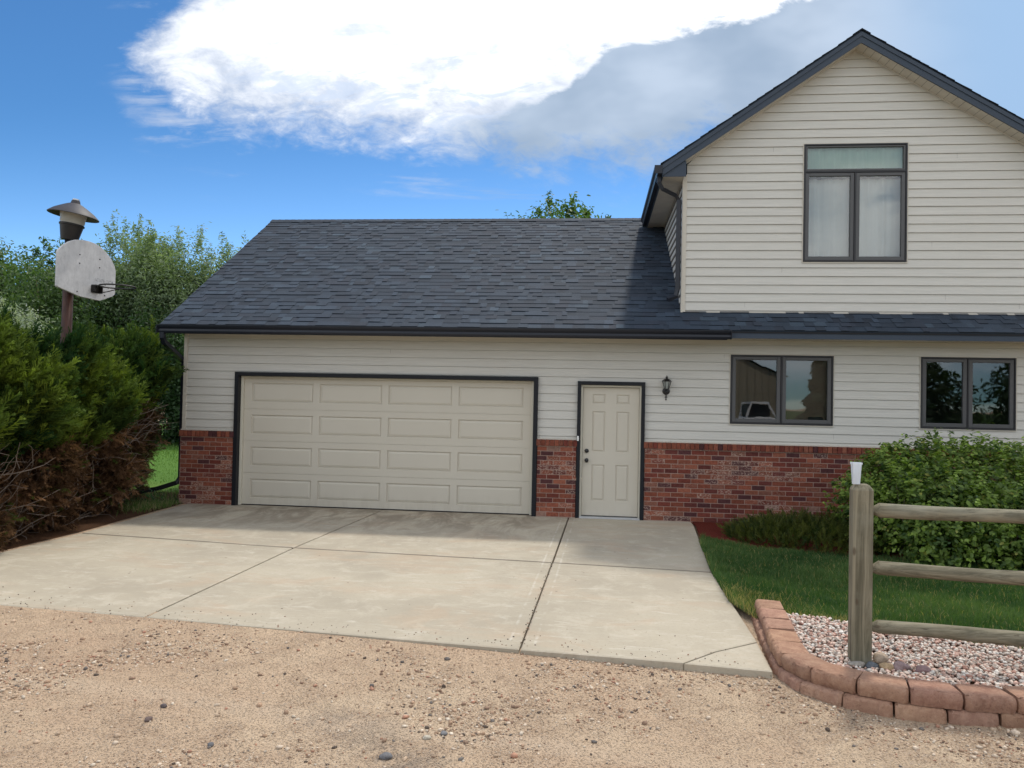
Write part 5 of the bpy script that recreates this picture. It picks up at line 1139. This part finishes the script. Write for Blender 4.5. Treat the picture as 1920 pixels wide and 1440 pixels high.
tree('background_tree', -22.5, 21, lobset(0, 2.4, 2, 7.0, 12, 2.4, 8), (.25, 7), (.03, .06, .02), (.09, .14, .045), 22000, .22, 'more distant tree half hidden behind the poplars', group=G_)

fv, ff = grid(-150, 200, -260, -23.5, 4, 4, lambda x, y: x*0+.03); struct(np_mesh('field', fv, ff, M_lawn))
# what the windows mirror: conifers, a tan barn and a pale pickup on the far side of the yard
def conifer(x, y, h, r, label):
    o = thing('spruce_tree', (x, y, 0), label, 'tree', 'trees across the yard'); n = 5200; t_ = RN.random(n)**.7; a_ = RN.uniform(0, 2*PI, n); lay = .82+.18*np.sin(t_*h*7); rr_ = r*(1-t_)*lay*RN.uniform(.4, 1, n)**.5
    P_ = np.stack([x+rr_*np.cos(a_), y+rr_*np.sin(a_), .4+t_*(h-.4)-rr_*.25], 1); g_ = RN.random((n, 1)); leafquads('crown', P_, np.stack([np.cos(a_)*.5, np.sin(a_)*.5, np.ones(n)], 1)+RN.normal(0, .3, (n, 3)), RN.uniform(.25, .5, n), np.array([.015, .035, .018])*(1-g_)+np.array([.04, .075, .035])*g_, M_leaf, o)
    b = MB(); b.tube([(x, y, 0), (x, y, h*.95)], [.16, .02], 8); b.build('trunk', M_bark, o)
conifer(17.2, -26, 7.2, 1.7, 'spruce across the yard, nearest the barn'); conifer(20.5, -27, 7.6, 2.2, 'broad spruce across the yard, second from the barn'); conifer(18.9, -33, 5.2, 2.0, 'short spruce set back across the yard')
tree('yard_tree', 28.5, -27, lobset(0, 2.6, 1.2, 5.4, 12, 2.0, 20), (.25, 6), (.02, .045, .015), (.05, .09, .03), 9000, .3, 'dark broadleaf tree across the yard', group='trees across the yard')
tree('yard_tree', 34.5, -28, lobset(0, 3.4, 1.2, 7.0, 14, 2.4, 21), (.3, 7), (.02, .045, .015), (.05, .09, .03), 11000, .3, 'largest dark broadleaf tree across the yard', group='trees across the yard')
tree('yard_tree', 24, -36, lobset(0, 4.0, 1.0, 3.5, 10, 2.2, 22), (.25, 4), (.02, .045, .015), (.05, .08, .03), 8000, .35, 'low distant treetop line across the yard', group='trees across the yard')
BN = thing('metal_barn', (12, -31, 0), 'tan ribbed metal barn across the yard, mirrored in the window beside the lantern', 'barn')
b = MB(); b.prism([(9.5, 0), (16.0, 0), (16.0, 3.3), (12.0, 5.2), (9.5, 4.2)], -36, -30, axis=1); b.build('wall', M_barn, BN)
b = MB(); b.face([(16.2, -29.8, 3.28), (16.2, -36.2, 3.28), (12.0, -36.2, 5.3), (12.0, -29.8, 5.3)]); b.face([(9.3, -29.8, 4.25), (12.0, -29.8, 5.3), (12.0, -36.2, 5.3), (9.3, -36.2, 4.25)]); b.build('roof', M_alu, BN)
TRP = (11.2, -21.5, 0); TR = thing('pickup_truck', (11.2, -21.5, 0), 'old white pickup truck parked across the yard, mirrored in the window beside the lantern', 'truck')
def side(prof, x0, x1): q = MB(); q.prism([(y_, z_) for y_, z_ in prof], x0, x1, axis=0); return q
b = MB(); b.prism([(9.2, .55), (13.6, .55), (13.65, 1.05), (13.3, 1.12), (12.45, 1.18), (12.0, 1.30), (11.2, 1.30), (11.1, 1.15), (9.2, 1.15)], -22.4, -20.7, axis=1); b.build('body', M_white, TR, bevel=.05)
b = MB()
for yy_ in (-22.3, -20.85):
    b.tube([(12.35, yy_, 1.2), (11.95, yy_, 1.80), (11.35, yy_, 1.84), (11.18, yy_, 1.2)], .05, 6)
b.box(11.3, 12.0, -22.3, -20.85, 1.80, 1.87); b.build('cab_frame', M_white, TR)
b = MB(); b.box(11.3, 12.05, -22.2, -20.95, 1.2, 1.79); b.build('cab_glass', M_tarp, TR)
for x_ in (9.95, 12.85):
    for y_ in (-22.42, -20.88):
        b = MB(); b.tube([(x_, y_, .36), (x_, y_+.2, .36)], .36, 20); wo = b.build('wheel', M_tarp, TR); b = MB(); b.tube([(x_, y_+.195, .36), (x_, y_+.21, .36)], .2, 16); b.build('hubcap', M_alu, wo)

TR.location = (11.55, -17.6, .05)
